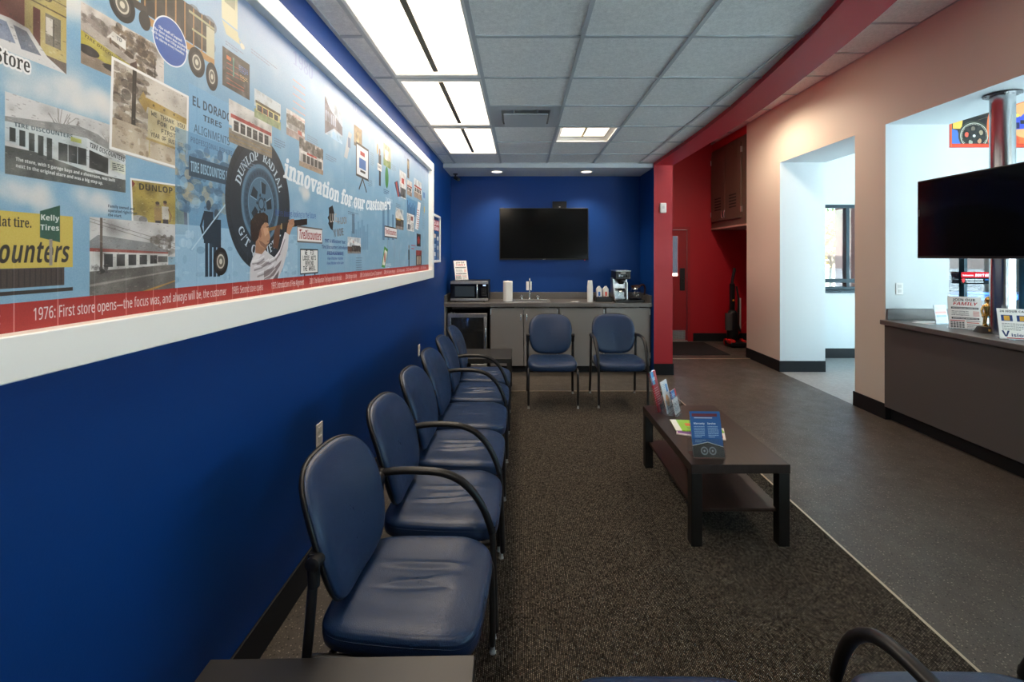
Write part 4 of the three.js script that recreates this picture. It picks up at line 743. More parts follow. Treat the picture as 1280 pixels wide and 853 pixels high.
function printMural(g) {
  G = g; mSeed = 5;
  const H = (M_TOP - M_BOT) * 1000, x0 = M_D0 * 1000, L = (M_D1 - M_D0) * 1000;
  // printed sky with clouds, paler towards the top where decade numerals run
  const sk = g.createLinearGradient(0, 0, 0, H); sk.addColorStop(0, '#9fb2d6'); sk.addColorStop(0.12, '#a3bfd9'); sk.addColorStop(0.35, '#7fabc9'); sk.addColorStop(1, '#8db6cf');
  g.fillStyle = sk; g.fillRect(x0, 0, L, H);
  for (let i = 0; i < 520; i++) { const cx = x0 + mr() * L, cy = mr() * H, r = 20 + 55 * mr(), q = g.createRadialGradient(cx, cy, 0, cx, cy, r); const a = 0.05 + 0.13 * mr(); q.addColorStop(0, `rgba(240,236,230,${a})`); q.addColorStop(1, 'rgba(240,236,230,0)'); g.fillStyle = q; g.fillRect(cx - r, cy - r, 2 * r, 2 * r); }
  for (const [cx, cy, s] of [[60, 105, 1.2], [105, 118, 1], [130, 130, 0.8], [30, 240, 0.7], [118, 250, 0.6], [100, 10, 1], [345, 250, 1], [380, 240, 0.8]]) for (let i = 0; i < 22; i++) { const x = U(cx) + (mr() - 0.5) * 130 * s, y = W(cx, cy) + (mr() - 0.4) * 60 * s, r = 14 + 32 * mr() * s, q = g.createRadialGradient(x, y, 0, x, y, r); q.addColorStop(0, 'rgba(235,228,220,0.34)'); q.addColorStop(1, 'rgba(235,228,220,0)'); g.fillStyle = q; g.fillRect(x - r, y - r, 2 * r, 2 * r); }
  // decade bands and numerals
  for (const [x, s] of [[150, '1970'], [366, '1980'], [440, '1990'], [480, '2000'], [505, '2010']]) text(s, U(x), 86, 92, 'rgba(120,120,190,0.30)', 'serif', 'left', 'bold');
  // yellow shop front with a car
  photo(-60, 83, 83, -75, 93, (w, h) => {
    fill('#b9a660', 0, 0, w, h); fill('#c9b97a', 0, 0, w, h * 0.16); line('#6b5836', 3, [[0, h * 0.17], [w, h * 0.17]]); line('#6b5836', 2, [[0, h * 0.20], [w, h * 0.20]]);
    text('DISCOUNTERS', w * 0.86, h * 0.53, h * 0.14, '#4c3d28', 'serif', 'right', 'bold');
    line('#5a492d', 3, [[0, h * 0.58], [w, h * 0.58]]); line('#5a492d', 2, [[w * 0.8, h * 0.50], [w, h * 0.50]]);
    fill('#6b2a22', w * 0.30, h * 0.56, w * 0.28, h * 0.3); fill('#55211b', w * 0.66, h * 0.62, w * 0.07, h * 0.28); fill('#6d6659', w * 0.78, h * 0.62, w * 0.16, h * 0.22); fill('#d8d2c6', w * 0.785, h * 0.645, w * 0.07, h * 0.12); fill('#2f2a26', w * 0.86, h * 0.64, w * 0.008, h * 0.2);
    fill('#5b4a40', 0, h * 0.92, w, h * 0.1); poly('#d9d7d6', [[0, h * 0.80], [w * 0.45, h * 0.775], [w * 0.62, h * 0.79], [w * 0.80, h * 0.93], [w, h], [0, h]]); poly('#7f8aa0', [[0, h * 0.83], [w * 0.42, h * 0.81], [w * 0.5, h * 0.93], [0, h * 0.96]]); poly('#6b7180', [[w * 0.48, h * 0.81], [w * 0.60, h * 0.815], [w * 0.74, h * 0.94], [w * 0.55, h * 0.95]]);
  });
  for (const [c, lw] of [['#f4f2ee', 9], ['#1d1b1a', 0]]) { g.save(); g.translate(U(38), W(38, 92)); g.scale(0.62, 1); g.font = 'bold 40px serif'; g.lineJoin = 'round'; g.textAlign = 'right'; if (lw) { g.strokeStyle = c; g.lineWidth = lw; g.strokeText('The First Store', 0, 0); } else { g.fillStyle = c; g.fillText('The First Store', 0, 0); } g.restore(); }
  // corner shop with cars
  photo(101, 205, 101, 1, 79, (w, h) => {
    fill('#d9cfc6', 0, 0, w, h); blotches(90, 0, h * 0.15, w * 0.35, h * 0.35, h * 0.07, ['#8d8078', '#a3968c', '#6e635c']); blotches(240, w * 0.36, h * 0.05, w * 0.5, h * 0.8, h * 0.07, ['#4b3b2c', '#6a543d', '#3b2f25', '#8a7357']);
    poly('#b3a79c', [[0, h * 0.36], [w * 0.06, h * 0.30], [w * 0.55, h * 0.52], [w * 0.62, h * 0.5], [w * 0.56, h * 0.64], [0, h * 0.44]]); poly('#b5a53a', [[0, h * 0.46], [w * 0.54, h * 0.64], [w * 0.54, h * 0.9], [0, h * 0.76]]); poly('#4a2f25', [[w * 0.54, h * 0.62], [w * 0.62, h * 0.52], [w * 0.66, h * 0.92], [w * 0.54, h * 0.9]]);
    text('TIRE DISCOUNTERS', w * 0.03, h * 0.545, h * 0.07, '#5b4a16', 'sans-serif', 'left', 'bold', w * 0.5, 0.22);
    poly('#ece7e0', [[w * 0.34, h * 0.2], [w * 0.49, h * 0.25], [w * 0.49, h * 0.42], [w * 0.28, h * 0.34]]); text('TD', w * 0.38, h * 0.32, h * 0.09, '#39444c', 'sans-serif', 'left', 'bold'); fill('#6d5844', w * 0.3, h * 0.34, w * 0.02, h * 0.1);
    poly('#94816f', [[0, h * 0.76], [w, h * 0.98], [w, h], [0, h]]); fill('#94816f', 0, h * 0.95, w, h * 0.1); disc('#2c2624', w * 0.08, h * 0.74, w * 0.11, h * 0.08); disc('#26221f', w * 0.36, h * 0.86, w * 0.14, h * 0.06); line('#3a2e24', w * 0.015, [[w * 0.87, h * 0.3], [w * 0.87, h]]);
  });
  // stake-bed truck piled with tyres
  {
    const X = (x) => U(x), top = W(150, -40);
    const a = X(146), b = X(268), fl = W(268, 80), ft = W(268, -35);
    fill('#2b2521', X(176), top - 40, b - X(176), fl - top + 20); blotches(140, X(180), top - 30, b - X(186), fl - top - 10, 26, ['#191614', '#3a332d', '#4a4138', '#231e1b']);
    for (let i = 0; i < 8; i++) fill('#a5794a', X(180) + i * (b - X(184)) / 7.4, top - 40, 6, fl - top + 30);
    fill('#b98a50', X(180), fl - 16, b - X(180), 22); fill('#a8a67e', X(236), fl - 120, b - X(236), 8); fill('#a8a67e', X(240), fl - 70, b - X(240), 7); fill('#c9c2a4', X(258), fl - 110, b - X(258), 96);
    poly('#d9c594', [[a, top - 60], [X(178), top - 60], [X(178), fl - 70], [X(171), fl - 30], [X(158), fl - 62], [a, fl - 140]]); poly('#8c2c1e', [[X(172), fl - 120], [X(176), fl - 120], [X(176), fl - 90], [X(172), fl - 92]]); fill('#3a332c', X(158), fl - 40, X(184) - X(158), 22);
    tyre(X(153), W(153, 6), 40, 44); disc('#262220', X(181), W(181, 26), 20, 26); tyre(X(246), W(246, 78), 38, 46); tyre(X(265), W(265, 96), 30, 46); fill('#86b6da', b, 0, 1, 1);
  }
  { const s = 1.0, x = U(213.5), y = W(213.5, 52.5); disc('#eceff5', x, y, 68 * s, 70 * s); disc('#2b57a8', x, y, 64 * s, 66 * s); lines(['The stuff of legend:', 'The first store was stocked', 'with tires that Chip picked up', 'in Akron every Sunday.'], x, y - 20, 9.6, '#f2f2f2', 'serif', 'center', 'bold'); }
  // white store with lettered fascia
  photo(6, 157, 6, 114, 217, (w, h) => {
    fill('#d8d5d3', 0, 0, w, h); twigs(w * 0.4, h * 0.30, 14, h * 0.24, '#8d857f'); twigs(w * 0.5, h * 0.3, 9, h * 0.18, '#8d857f'); twigs(w * 0.82, h * 0.3, 8, h * 0.16, '#8d857f');
    fill('#4f5350', 0, h * 0.66, w, h * 0.4); poly('#8f8f8c', [[0, h * 0.3], [w * 0.55, h * 0.16], [w * 0.72, h * 0.20], [w, h * 0.42], [w, h * 0.48], [w * 0.62, h * 0.30], [0, h * 0.36]]);
    poly('#c7d0d2', [[0, h * 0.36], [w * 0.62, h * 0.3], [w * 0.62, h * 0.78], [0, h * 0.6]]); poly('#d6dadb', [[w * 0.62, h * 0.3], [w, h * 0.47], [w, h * 0.80], [w * 0.62, h * 0.78]]);
    text('TIRE DISCOUNTERS', w * 0.06, h * 0.40, h * 0.075, '#3f4d56', 'sans-serif', 'left', 'bold', w * 0.44, -0.05); text('TIRE DISCOUNTERS', w * 0.64, h * 0.42, h * 0.1, '#2d3033', 'sans-serif', 'left', 'bold', w * 0.35, 0.16);
    for (let i = 0; i < 5; i++) fill('#2f3534', w * (0.03 + i * 0.065), h * (0.42 + 0.004 * i), w * 0.04, h * (0.17 + 0.03 * i)); for (let i = 0; i < 3; i++) fill('#242a2a', w * (0.38 + i * 0.08), h * 0.46, w * 0.074, h * 0.24); poly('#2a2c2b', [[w * 0.64, h * 0.46], [w * 0.82, h * 0.52], [w * 0.82, h * 0.76], [w * 0.64, h * 0.72]]); fill('#b9c157', w * 0.48, h * 0.34, w * 0.09, h * 0.06);
    poly('#dfe3cf', [[w * 0.84, h * 0.53], [w, h * 0.56], [w, h * 0.72], [w * 0.84, h * 0.68]]); greek(w * 0.86, h * 0.57, w * 0.12, 4, '#454a4a', h * 0.03);
    text('The store, with 5 garage bays and a showroom, was built', w * 0.07, h * 0.82, h * 0.062, '#f2f2ef', 'sans-serif', 'left', 'bold', w * 0.82, 0.03); text('next to the original store and was a big step up.', w * 0.07, h * 0.90, h * 0.062, '#f2f2ef', 'sans-serif', 'left', 'bold', w * 0.7, 0.03);
  });
  // readerboard in snow
  photo(141, 233, 233, 120, 210, (w, h) => {
    fill('#d8cdbf', 0, 0, w, h); blotches(120, 0, 0, w * 0.4, h * 0.75, h * 0.06, ['#5a4a3c', '#8b7a66', '#a89680', '#3f342b']); fill('#33291f', w * 0.22, 0, w * 0.05, h * 0.7); fill('#c9b79e', 0, h * 0.66, w, h * 0.4); blotches(40, 0, h * 0.68, w, h * 0.3, h * 0.04, ['#e6dccb', '#a8927a', '#8a7458']);
    poly('#b9974a', [[w * 0.30, h * 0.33], [w * 0.36, h * 0.20], [w * 0.40, h * 0.26], [w, h * 0.30], [w, h * 0.38], [w * 0.42, h * 0.37], [w * 0.40, h * 0.45]]); for (const k of [0.5, 0.65, 0.8]) disc('#6b5527', w * k, h * 0.32, w * 0.015);
    poly('#dccb9b', [[w * 0.43, h * 0.37], [w, h * 0.38], [w, h * 0.76], [w * 0.43, h * 0.76]]); fill('#b79a55', w * 0.41, h * 0.75, w * 0.6, h * 0.03); fill('#c9b37a', w * 0.45, h * 0.78, w * 0.015, h * 0.2);
    ['WE THANK YOU', 'FOR OUR', 'FIRST', 'YEAR OF BUSINESS'].forEach((s, i) => text(s, w * 0.72, h * (0.455 + i * 0.088), h * 0.075, '#2e2b27', 'monospace', 'center', 'bold', w * (i === 1 ? 0.34 : i === 2 ? 0.22 : 0.5)));
  }, 7, 0.03);
  // faded blue trade sign
  { const sx = U(236), w = U(292) - sx, y0 = W(264, 118), h = W(264, 238) - y0; fill('#7fb0d3', sx, y0, w, h * 0.66); text('EL DORADO', sx + w * 0.06, y0 + h * 0.20, h * 0.13, '#2f4656', 'sans-serif', 'left', 'bold', w * 0.88); text('TIRES', sx + w * 0.5, y0 + h * 0.31, h * 0.085, '#2f4656', 'sans-serif', 'center', 'bold', w * 0.42); text('ALIGNMENTS', sx + w * 0.5, y0 + h * 0.46, h * 0.12, '#31495a', 'sans-serif', 'center', '', w * 0.8); text('PROFESSIONAL REPAIRS', sx + w * 0.5, y0 + h * 0.57, h * 0.075, '#31495a', 'sans-serif', 'center', 'bold', w * 0.94); }
  // two people before a painted wall
  photo(166, 234, 166, 223, 291, (w, h) => {
    fill('#b39c4c', 0, 0, w, h); text('DUNLOP', w * 0.1, h * 0.16, h * 0.17, '#33291c', 'sans-serif', 'left', 'bold', w * 0.62); poly('#7a2320', [[0, 0], [w * 0.05, h * 0.06], [0, h * 0.14]]); fill('#4c3a30', 0, h * 0.8, w, h * 0.2); fill('#5a2723', w * 0.93, 0, w * 0.07, h * 0.85); fill('#93803a', w * 0.78, 0, w * 0.03, h * 0.85);
    disc('#c9c6c2', w * 0.08, h * 0.76, w * 0.16, h * 0.12); disc('#8e8c8a', w * 0.16, h * 0.72, w * 0.07, h * 0.06);
    for (const [x, shirt, k] of [[0.42, '#a98a5c', 0], [0.56, '#cfc7bc', 0.03]]) { fill('#3a3236', w * (x - 0.05), h * 0.7, w * 0.1, h * 0.26); fill(shirt, w * (x - 0.065), h * (0.47 - k), w * 0.13, h * 0.26); disc('#8a6248', w * x, h * (0.41 - k), w * 0.035, h * 0.045); disc('#33231c', w * x, h * (0.385 - k), w * 0.037, h * 0.03); }
    line('#8a6248', w * 0.02, [[w * 0.62, h * 0.5], [w * 0.67, h * 0.62], [w * 0.64, h * 0.74]]);
  }, 5, -0.045);
  lines(['Family owned and', 'operated right from', 'the start.'], U(135), W(135, 259), 9.2, '#27333f', 'sans-serif', 'left', 'bold');
  // billboard
  {
    const x0b = 250, x1b = U(91), y0 = W(91, 271), y1 = W(91, 334); fill('#d9bf57', x0b, y0, x1b - x0b, y1 - y0); text('Don\u2019t settle for a flat tire.', U(40), W(40, 285), 27, '#2c2722', 'serif', 'right', 'bold', 216); text('Tire Discounters', U(85.5), W(85, 328), 66, '#332d28', 'sans-serif', 'right', 'italic bold', 305);
    poly('#2f5a48', [[U(50), W(50, 264)], [U(75), W(75, 257)], [U(75), W(75, 303)], [U(50), W(50, 297)]]); lines(['Kelly', 'Tires'], U(62.5), W(62.5, 276), 17.5, '#e8ebe4', 'sans-serif', 'center', 'bold'); fill('#9d948c', U(61.5), W(62, 299), 7, W(62, 332) - W(62, 299));
    fill('#4a3d36', x0b, y1, x1b - x0b - 20, 40); for (let i = 0; x0b + i * 11 < x1b - 24; i++) fill('#332923', x0b + i * 11, y1 + 2, 2, 36); fill('#3a302a', x0b, y1 + 46, x1b - x0b, 8);
  }
  photo(112, 219, 112, 271, 372, (w, h) => {
    fill('#d6d2cf', 0, 0, w, h * 0.5); fill('#6d6862', 0, h * 0.62, w, h * 0.4); line('#8d8781', 1.5, [[0, h * 0.02], [w, h * 0.30]]); line('#8d8781', 1.5, [[0, h * 0.06], [w, h * 0.36]]); blotches(40, w * 0.66, h * 0.2, w * 0.3, h * 0.25, h * 0.05, ['#5d534a', '#75695e']);
    poly('#8b8c8c', [[0, h * 0.3], [w * 0.08, h * 0.22], [w * 0.68, h * 0.30], [w * 0.9, h * 0.44], [0, h * 0.40]]); poly('#dfdcd6', [[0, h * 0.40], [w * 0.9, h * 0.44], [w * 0.9, h * 0.62], [0, h * 0.68]]); poly('#9c4b40', [[0, h * 0.385], [w * 0.9, h * 0.43], [w * 0.9, h * 0.455], [0, h * 0.43]]);
    for (let i = 0; i < 5; i++) fill('#3b3a3a', w * (0.14 + i * 0.13), h * (0.46 + i * 0.004), w * 0.09, h * (0.17 - i * 0.012)); fill('#5c5a57', w * 0.76, h * 0.49, w * 0.13, h * 0.09); fill('#5b4c3f', w * 0.1, 0, w * 0.025, h * 0.72); poly('#a39c93', [[0, h * 0.84], [w, h * 0.70], [w, h * 0.72], [0, h * 0.87]]); poly('#b98e49', [[w * 0.5, h], [w, h * 0.86], [w, h * 0.88], [w * 0.62, h]]);
    blotches(20, 0, h * 0.6, w * 0.18, h * 0.1, h * 0.03, ['#2f2b29', '#4a4643']);
  });
  // large blue-toned photo: winter yard, sign board, people and a huge tyre
  {
    const xa = U(219), xb = U(372), y0 = W(264, 175), y1 = H - 58; g.save(); g.beginPath(); g.rect(xa, y0 - 300, xb - xa, y1 - y0 + 300); g.clip();
    g.globalAlpha = 0.55; fill('#5d90b8', xa, y0, (xb - xa) * 0.62, y1 - y0); g.globalAlpha = 1; blotches(260, xa, y0 + 40, U(300) - xa, (y1 - y0) * 0.42, 20, ['#48708f', '#6f97b4', '#3f617d', '#9fc1d8', '#b4a98c']); g.globalAlpha = 0.8; fill('#a9cce2', xa, y0 + (y1 - y0) * 0.6, xb - xa, (y1 - y0) * 0.4); g.globalAlpha = 1; blotches(90, xa, y0 + (y1 - y0) * 0.62, xb - xa, (y1 - y0) * 0.36, 14, ['#8fb6d0', '#c3dcea', '#7aa3bf']);
    const sx = U(236), sy = W(264, 203); fill('#2f4a5e', sx, sy, U(292) - sx, 62); text('TIRE DISCOUNTERS INC', sx + 8, sy + 46, 44, '#9cc3db', 'sans-serif', 'left', 'bold', U(291) - sx - 14);
    for (const [fx, fh] of [[261, 1], [271, 0.9]]) { const X = U(fx), yb = W(fx, 346), k = 250 * fh; fill('#22384a', X - 18, yb - k * 0.5, 15, k * 0.5); fill('#22384a', X + 2, yb - k * 0.5, 15, k * 0.5); fill('#1c3040', X - 24, yb - k * 0.86, 46, k * 0.42); disc('#3a4f60', X - 1, yb - k * 0.94, 12, 17); line('#1c3040', 9, [[X - 22, yb - k * 0.82], [X - 38, yb - k * 0.66], [X - 22, yb - k * 0.5]]); }
    line('#bcd8e8', 5, [[U(240), W(240, 312)], [U(304), W(304, 226)]]);
    const cx = U(326.7), cy = W(326.7, 255), R = 264; const tr = (r, c) => disc(c, cx, cy, r * 0.86, r);
    tr(R, '#2a3640'); tr(R * 0.985, '#232d36'); tr(R * 0.9, '#1e272f'); tr(R * 0.885, '#27323b'); tr(R * 0.60, '#3a4d5c'); tr(R * 0.585, '#5d8098'); tr(R * 0.53, '#456377'); tr(R * 0.51, '#385165'); for (let i = 0; i < 34; i++) { const a = i / 34 * 6.283; disc('#2c4152', cx + Math.cos(a) * R * 0.455 * 0.86, cy + Math.sin(a) * R * 0.455, 5, 7); } tr(R * 0.40, '#6c90a8'); tr(R * 0.38, '#507289');
    for (let i = 0; i < 5; i++) { const a = i / 5 * 6.283 - 1.2; g.save(); g.translate(cx, cy); g.scale(0.86, 1); g.rotate(a); poly('#1c2a35', [[R * 0.15, -R * 0.05], [R * 0.31, -R * 0.13], [R * 0.34, R * 0.03], [R * 0.19, R * 0.06]]); line('#86a8be', 4, [[R * 0.15, -R * 0.06], [R * 0.31, -R * 0.14]]); disc('#1c2a35', R * 0.13 * Math.cos(0.6), R * 0.13 * Math.sin(0.6), 6, 7); g.restore(); } tr(R * 0.10, '#2e4352'); tr(R * 0.07, '#5a7d95'); for (let i = 0; i < 70; i++) { const a = i / 70 * 6.283; line('rgba(20,28,34,0.5)', 4, [[cx + Math.cos(a) * R * 0.9 * 0.86, cy + Math.sin(a) * R * 0.9], [cx + Math.cos(a + 0.03) * R * 0.985 * 0.86, cy + Math.sin(a + 0.03) * R * 0.985]]); }
    const arc = (s, a0, step, r) => [...s].forEach((ch, i) => { const a = a0 + i * step; g.save(); g.translate(cx + Math.cos(a) * r * 0.86, cy + Math.sin(a) * r); g.rotate(a + (step > 0 ? 1.57 : -1.57)); g.font = 'bold 47px serif'; g.fillStyle = '#c4d6e2'; g.textAlign = 'center'; g.fillText(ch, 0, 18); g.restore(); });
    arc('DUNLOP RADIAL', -2.74, 0.19, R * 0.715); arc('G/T QUALIFIER', 2.5, -0.152, R * 0.715);
    tyre(U(276), W(276, 327), 40, 48); g.restore();
  }
  // dark printed screen with coloured bars, old beige computer
  photo(278, 312, 278, 57, 106, (w, h) => { fill('#2a2220', 0, 0, w, h); for (let i = 0; i < 5; i++) line(['#c2402c', '#d05a34'][i % 2], h * 0.018, [[w * 0.15, h * (0.36 + i * 0.13)], [w * 0.78, h * (0.30 + i * 0.135 + (i % 2) * 0.06)]]); fill('#d4692c', w * 0.14, h * 0.16, w * 0.16, h * 0.1); fill('#3d8a7a', w * 0.36, h * 0.12, w * 0.05, h * 0.5); greek(w * 0.58, h * 0.2, w * 0.36, 4, '#4a73c4', h * 0.05); greek(w * 0.62, h * 0.45, w * 0.3, 3, '#cdb36a', h * 0.05); });
  { const x = U(275), w = U(297) - x, y = W(286, -60); poly('#e6dcb4', [[x, y], [x + w, y], [x + w, W(297, 38)], [x + w * 0.1, W(277, 22)]]); fill('#b8b294', x + w * 0.25, y + 30, w * 0.6, W(286, 10) - y - 40); poly('#ddd2a6', [[x + w * 0.1, W(277, 24)], [x + w, W(297, 40)], [x + w * 1.15, W(300, 56)], [x + w * 0.35, W(282, 42)]]); disc('#e8e0c4', U(303), W(303, 58), 14, 10); line('#d5cba6', 3, [[U(299), W(299, 48)], [U(303), W(303, 55)]]); }
  greek(U(282), W(284, 52), 110, 2, '#8d94a8'); greek(U(314), W(316, 62), 200, 2, '#98a0b4', 11);
  photo(286, 340, 286, 123, 177, (w, h) => { shop(w, h, { sky: '#ded8d3', ground: '#8f8474', wall: '#ece8e2', band: '#b23a33', bays: 6, g0: 0.72, roof: 0.32 }); text('TireDiscounters', w * 0.42, h * 0.40, h * 0.13, '#c2362c', 'serif', 'left', 'bold', w * 0.36); fill('#a3875a', 0, h * 0.8, w, h * 0.02); fill('#a3875a', 0, h * 0.9, w, h * 0.02); });
  photo(318, 351, 318, 110, 146, (w, h) => { shop(w, h, { sky: '#cfd8dc', ground: '#9aa676', wall: '#e2d48c', band: '#5a4a2c', bays: 4, g0: 0.74, roof: 0.38 }); fill('#b9482f', w * 0.26, h * 0.5, w * 0.03, h * 0.24); fill('#b9482f', w * 0.46, h * 0.5, w * 0.03, h * 0.24); });
  photo(358, 381, 358, 135, 168, (w, h) => { fill('#e0dcd8', 0, 0, w, h); blotches(120, 0, h * 0.2, w, h * 0.35, h * 0.1, ['#6b6459', '#57504a', '#7d766b']); fill('#b09a92', 0, h * 0.72, w, h * 0.3); fill('#a7a49d', w * 0.1, h * 0.5, w * 0.6, h * 0.2); poly('#c4584a', [[w * 0.6, h * 0.6], [w * 0.8, h * 0.58], [w * 0.85, h * 0.76], [w * 0.62, h * 0.74]]); });
  photo(374, 404, 374, 171, 207, (w, h) => { fill('#cfc8c4', 0, 0, w, h); blotches(160, 0, 0, w, h * 0.4, h * 0.1, ['#5c544c', '#4a443d', '#6f665c']); fill('#e8e4de', w * 0.05, h * 0.42, w * 0.9, h * 0.1); fill('#b5392f', w * 0.3, h * 0.42, w * 0.4, h * 0.07); fill('#45423e', w * 0.08, h * 0.53, w * 0.85, h * 0.28); for (let i = 0; i < 5; i++) fill('#e1dcd5', w * (0.1 + i * 0.16), h * 0.53, w * 0.03, h * 0.28); fill('#a58e78', 0, h * 0.82, w, h * 0.2); });
  photo(406, 428, 406, 120, 167, (w, h) => { fill('#b9cfe6', 0, 0, w, h); poly('#6d6a77', [[0, 0], [w * 0.3, h * 0.25], [w, h * 0.5], [w, h * 0.75], [w * 0.5, h * 0.7], [0, h]]); for (let i = 0; i < 6; i++) fill('#aebfdc', w * (0.05 + i * 0.1), h * 0.35, w * 0.05, h * 0.28); poly('#9fc8e6', [[w * 0.12, h], [w * 0.5, h * 0.78], [w, h * 0.8], [w, h]]); });
  greek(U(343), W(343, 172), 90, 4, '#6b7f93', 10); greek(U(384), W(384, 168), 120, 4, '#7b8da0', 10); greek(U(407), W(407, 192), 150, 3, '#6b7f93', 11);
  for (let i = 0; i < 6; i++) greek(U(366), W(366, 98 + i * 9), 190, 1, '#d6a79a', 14);
  greek(U(302), W(302, 200) , 90, 3, '#6d8296', 10);
  // script headline
  { const s = 'innovation for our customers', xs = U(354), xe = U(488); g.save(); g.font = 'italic bold 96px serif'; const wT = g.measureText(s).width; let at = 0; for (const ch of s) { const t = at / wT, X = xs + t * (xe - xs), k = (xe - xs) / wT, yy = W(354, 230) - 30 + 55 * Math.sin(t * Math.PI) - 30 * t; g.save(); g.translate(X, yy); g.scale(k, 1.15); g.fillStyle = g.strokeStyle = 'rgba(238,242,245,0.96)'; g.lineWidth = 5; g.lineJoin = 'round'; g.strokeText(ch, 0, 0); g.fillText(ch, 0, 0); g.restore(); at += g.measureText(ch).width; } g.restore(); }
  text('We\u2019re always looking to the future', U(344), W(344, 270), 40, '#2c4d9a', 'sans-serif', 'left', '', U(395) - U(344), -0.05);
  // man in a white shirt with a spyglass
  {
    const X = (x) => U(x), Y = W;
    const P = (list) => list.map(([x, y]) => [X(x), Y(x, y)]);
    poly('#d9d3d4', P([[312, 356], [313, 330], [318, 316], [327, 308], [335, 316], [343, 322], [350, 312], [356, 290], [361, 292], [360, 310], [354, 334], [346, 352], [345, 356]])); poly('#8b7d7c', P([[330, 338], [343, 335], [352, 325], [350, 332], [342, 345], [330, 350]])); poly('#a99c9c', P([[318, 330], [330, 326], [340, 330], [330, 334]])); poly('#6e6468', P([[336, 356], [349, 338], [346, 356]])); poly('#efeae8', P([[314, 328], [320, 318], [326, 318], [320, 332]]));
    poly('#a97a5c', P([[319, 316], [320, 296], [336, 290], [337, 302], [332, 312], [327, 318]])); poly('#bd8a68', P([[322, 300], [322, 283], [331, 276], [335.5, 280], [336.5, 290], [337.8, 297], [336, 304], [332, 311], [325, 308]])); disc('#b58160', X(325), Y(325, 292), 15, 26);
    poly('#33241c', P([[313, 292], [313.5, 276], [320, 267], [330, 265.5], [335, 270], [335.5, 279], [331, 278], [327, 283], [325, 288], [323, 298], [319, 303], [315, 301]])); for (let i = 0; i < 40; i++) { const hx = 314 + 20 * mr(), hy = 267 + 22 * mr() * (hx < 326 ? 1.3 : 0.5); line(i % 3 ? 'rgba(20,12,8,0.5)' : 'rgba(110,78,52,0.5)', 2, P([[hx, hy], [hx + 1.4, hy + 3]])); } poly('rgba(90,52,34,0.45)', P([[323, 300], [326, 306], [332, 311], [336, 304], [332, 306], [327, 302]])); poly('rgba(226,178,140,0.6)', P([[329, 286], [334, 284], [336, 291], [331, 296]])); disc('rgba(120,70,48,0.6)', X(325.2), Y(325.2, 292), 8, 16); line('#5c3a28', 4, P([[333.5, 284], [336, 283.5]])); for (const [a, b, c, d] of [[316, 330, 330, 324], [318, 338, 336, 328], [322, 346, 342, 334], [336, 330, 350, 318], [345, 326, 356, 300], [330, 352, 344, 340]]) { line('rgba(110,98,100,0.55)', 7, P([[a, b], [(a + c) / 2, (b + d) / 2 + 2], [c, d]])); line('rgba(255,252,250,0.6)', 5, P([[a, b - 4], [(a + c) / 2, (b + d) / 2 - 2], [c, d - 4]])); } line('#7a4c38', 3, P([[334, 302], [336.4, 301.5]]));
    poly('#8f6a3a', P([[335.5, 285], [352, 281], [352, 286], [336, 289]])); poly('#3b2f27', P([[352, 279.5], [368, 276], [368, 283.5], [352, 287]])); poly('#241c18', P([[366, 275.5], [384, 273.5], [384, 281], [366, 284]])); line('#d9bb7a', 5, P([[352, 280], [352, 286.5]])); line('#d9bb7a', 5, P([[367, 276], [367, 283.5]]));
    poly('#c08d6b', P([[358, 291], [360, 279], [364, 274], [368, 274], [367, 281], [364, 288], [362, 294]])); for (let i = 0; i < 4; i++) line('#b07c5c', 8, P([[361 + i * 1.7, 275.5 - i * 0.2], [362.5 + i * 1.7, 280]]));
    poly('#6b4531', P([[341, 309], [343, 289], [346, 282], [350, 281], [349.5, 298], [347, 312]]));
  }
  // pylon sign
  { const X = U(372), w = U(402.5) - X; fill('#3c434c', U(380), W(380, 318), 12, 300); fill('#3c434c', U(393), W(393, 318), 12, 300); fill('#77726f', X - 4, W(387, 284), w + 8, W(387, 304) - W(387, 284)); fill('#f1ede8', X, W(387, 286), w, W(387, 302) - W(387, 286)); text('TireDiscounters', X + w / 2, W(387, 299.5), 62, '#a8242b', 'sans-serif', 'center', 'italic bold', w * 0.9); const bx = U(376), bw = U(397) - bx, by = W(387, 313), bh = W(387, 341) - by; fill('#2f343a', bx - 6, by - 6, bw + 12, bh + 12); fill('#f2efe9', bx, by, bw, bh); ['WE  FIX', 'LOOSE NUTS', 'BEHIND', 'THE WHEEL'].forEach((s, i) => text(s, bx + bw / 2, by + bh * (0.2 + i * 0.235), 31, '#26282b', 'monospace', 'center', 'bold', bw * [0.55, 0.8, 0.5, 0.75][i])); fill('#3c434c', U(380), by + bh + 6, 12, 60); fill('#3c434c', U(393), by + bh + 6, 12, 60); }
  // burst lettering and milestone text
  { const x = U(412), y = W(412, 274); poly('#1d1c1c', [[x - 10, y - 60], [x + 40, y - 78], [x + 62, y - 40], [x + 40, y + 60], [x + 10, y + 50], [x - 18, y + 26], [x - 8, y + 10], [x - 26, y - 6], [x - 8, y - 20]]); text('LUG', x + 4, y + 18, 66, '#b9b0a4', 'sans-serif', 'left', 'bold', 100, -0.1); text('-A-LOCK', x + 98, y + 22, 54, '#8f867c', 'sans-serif', 'left', 'bold', 150, -0.1); text("'N' MORE", x + 50, y + 96, 60, '#6f675f', 'sans-serif', 'left', 'bold', 150, -0.12); }
  lines(['1997 A Milestone Year:', 'Tire Discounters introduces', 'FREE ALIGNMENT'], (U(407) + U(431)) / 2, W(418, 304), 27, '#26417f', 'sans-serif', 'center', 'bold'); lines(['Free lifetime balancing', 'Free lifetime rotation', 'Free lifetime nitro care'], (U(410) + U(428)) / 2, W(418, 319), 21, '#35519a', 'sans-serif', 'center', 'italic bold');
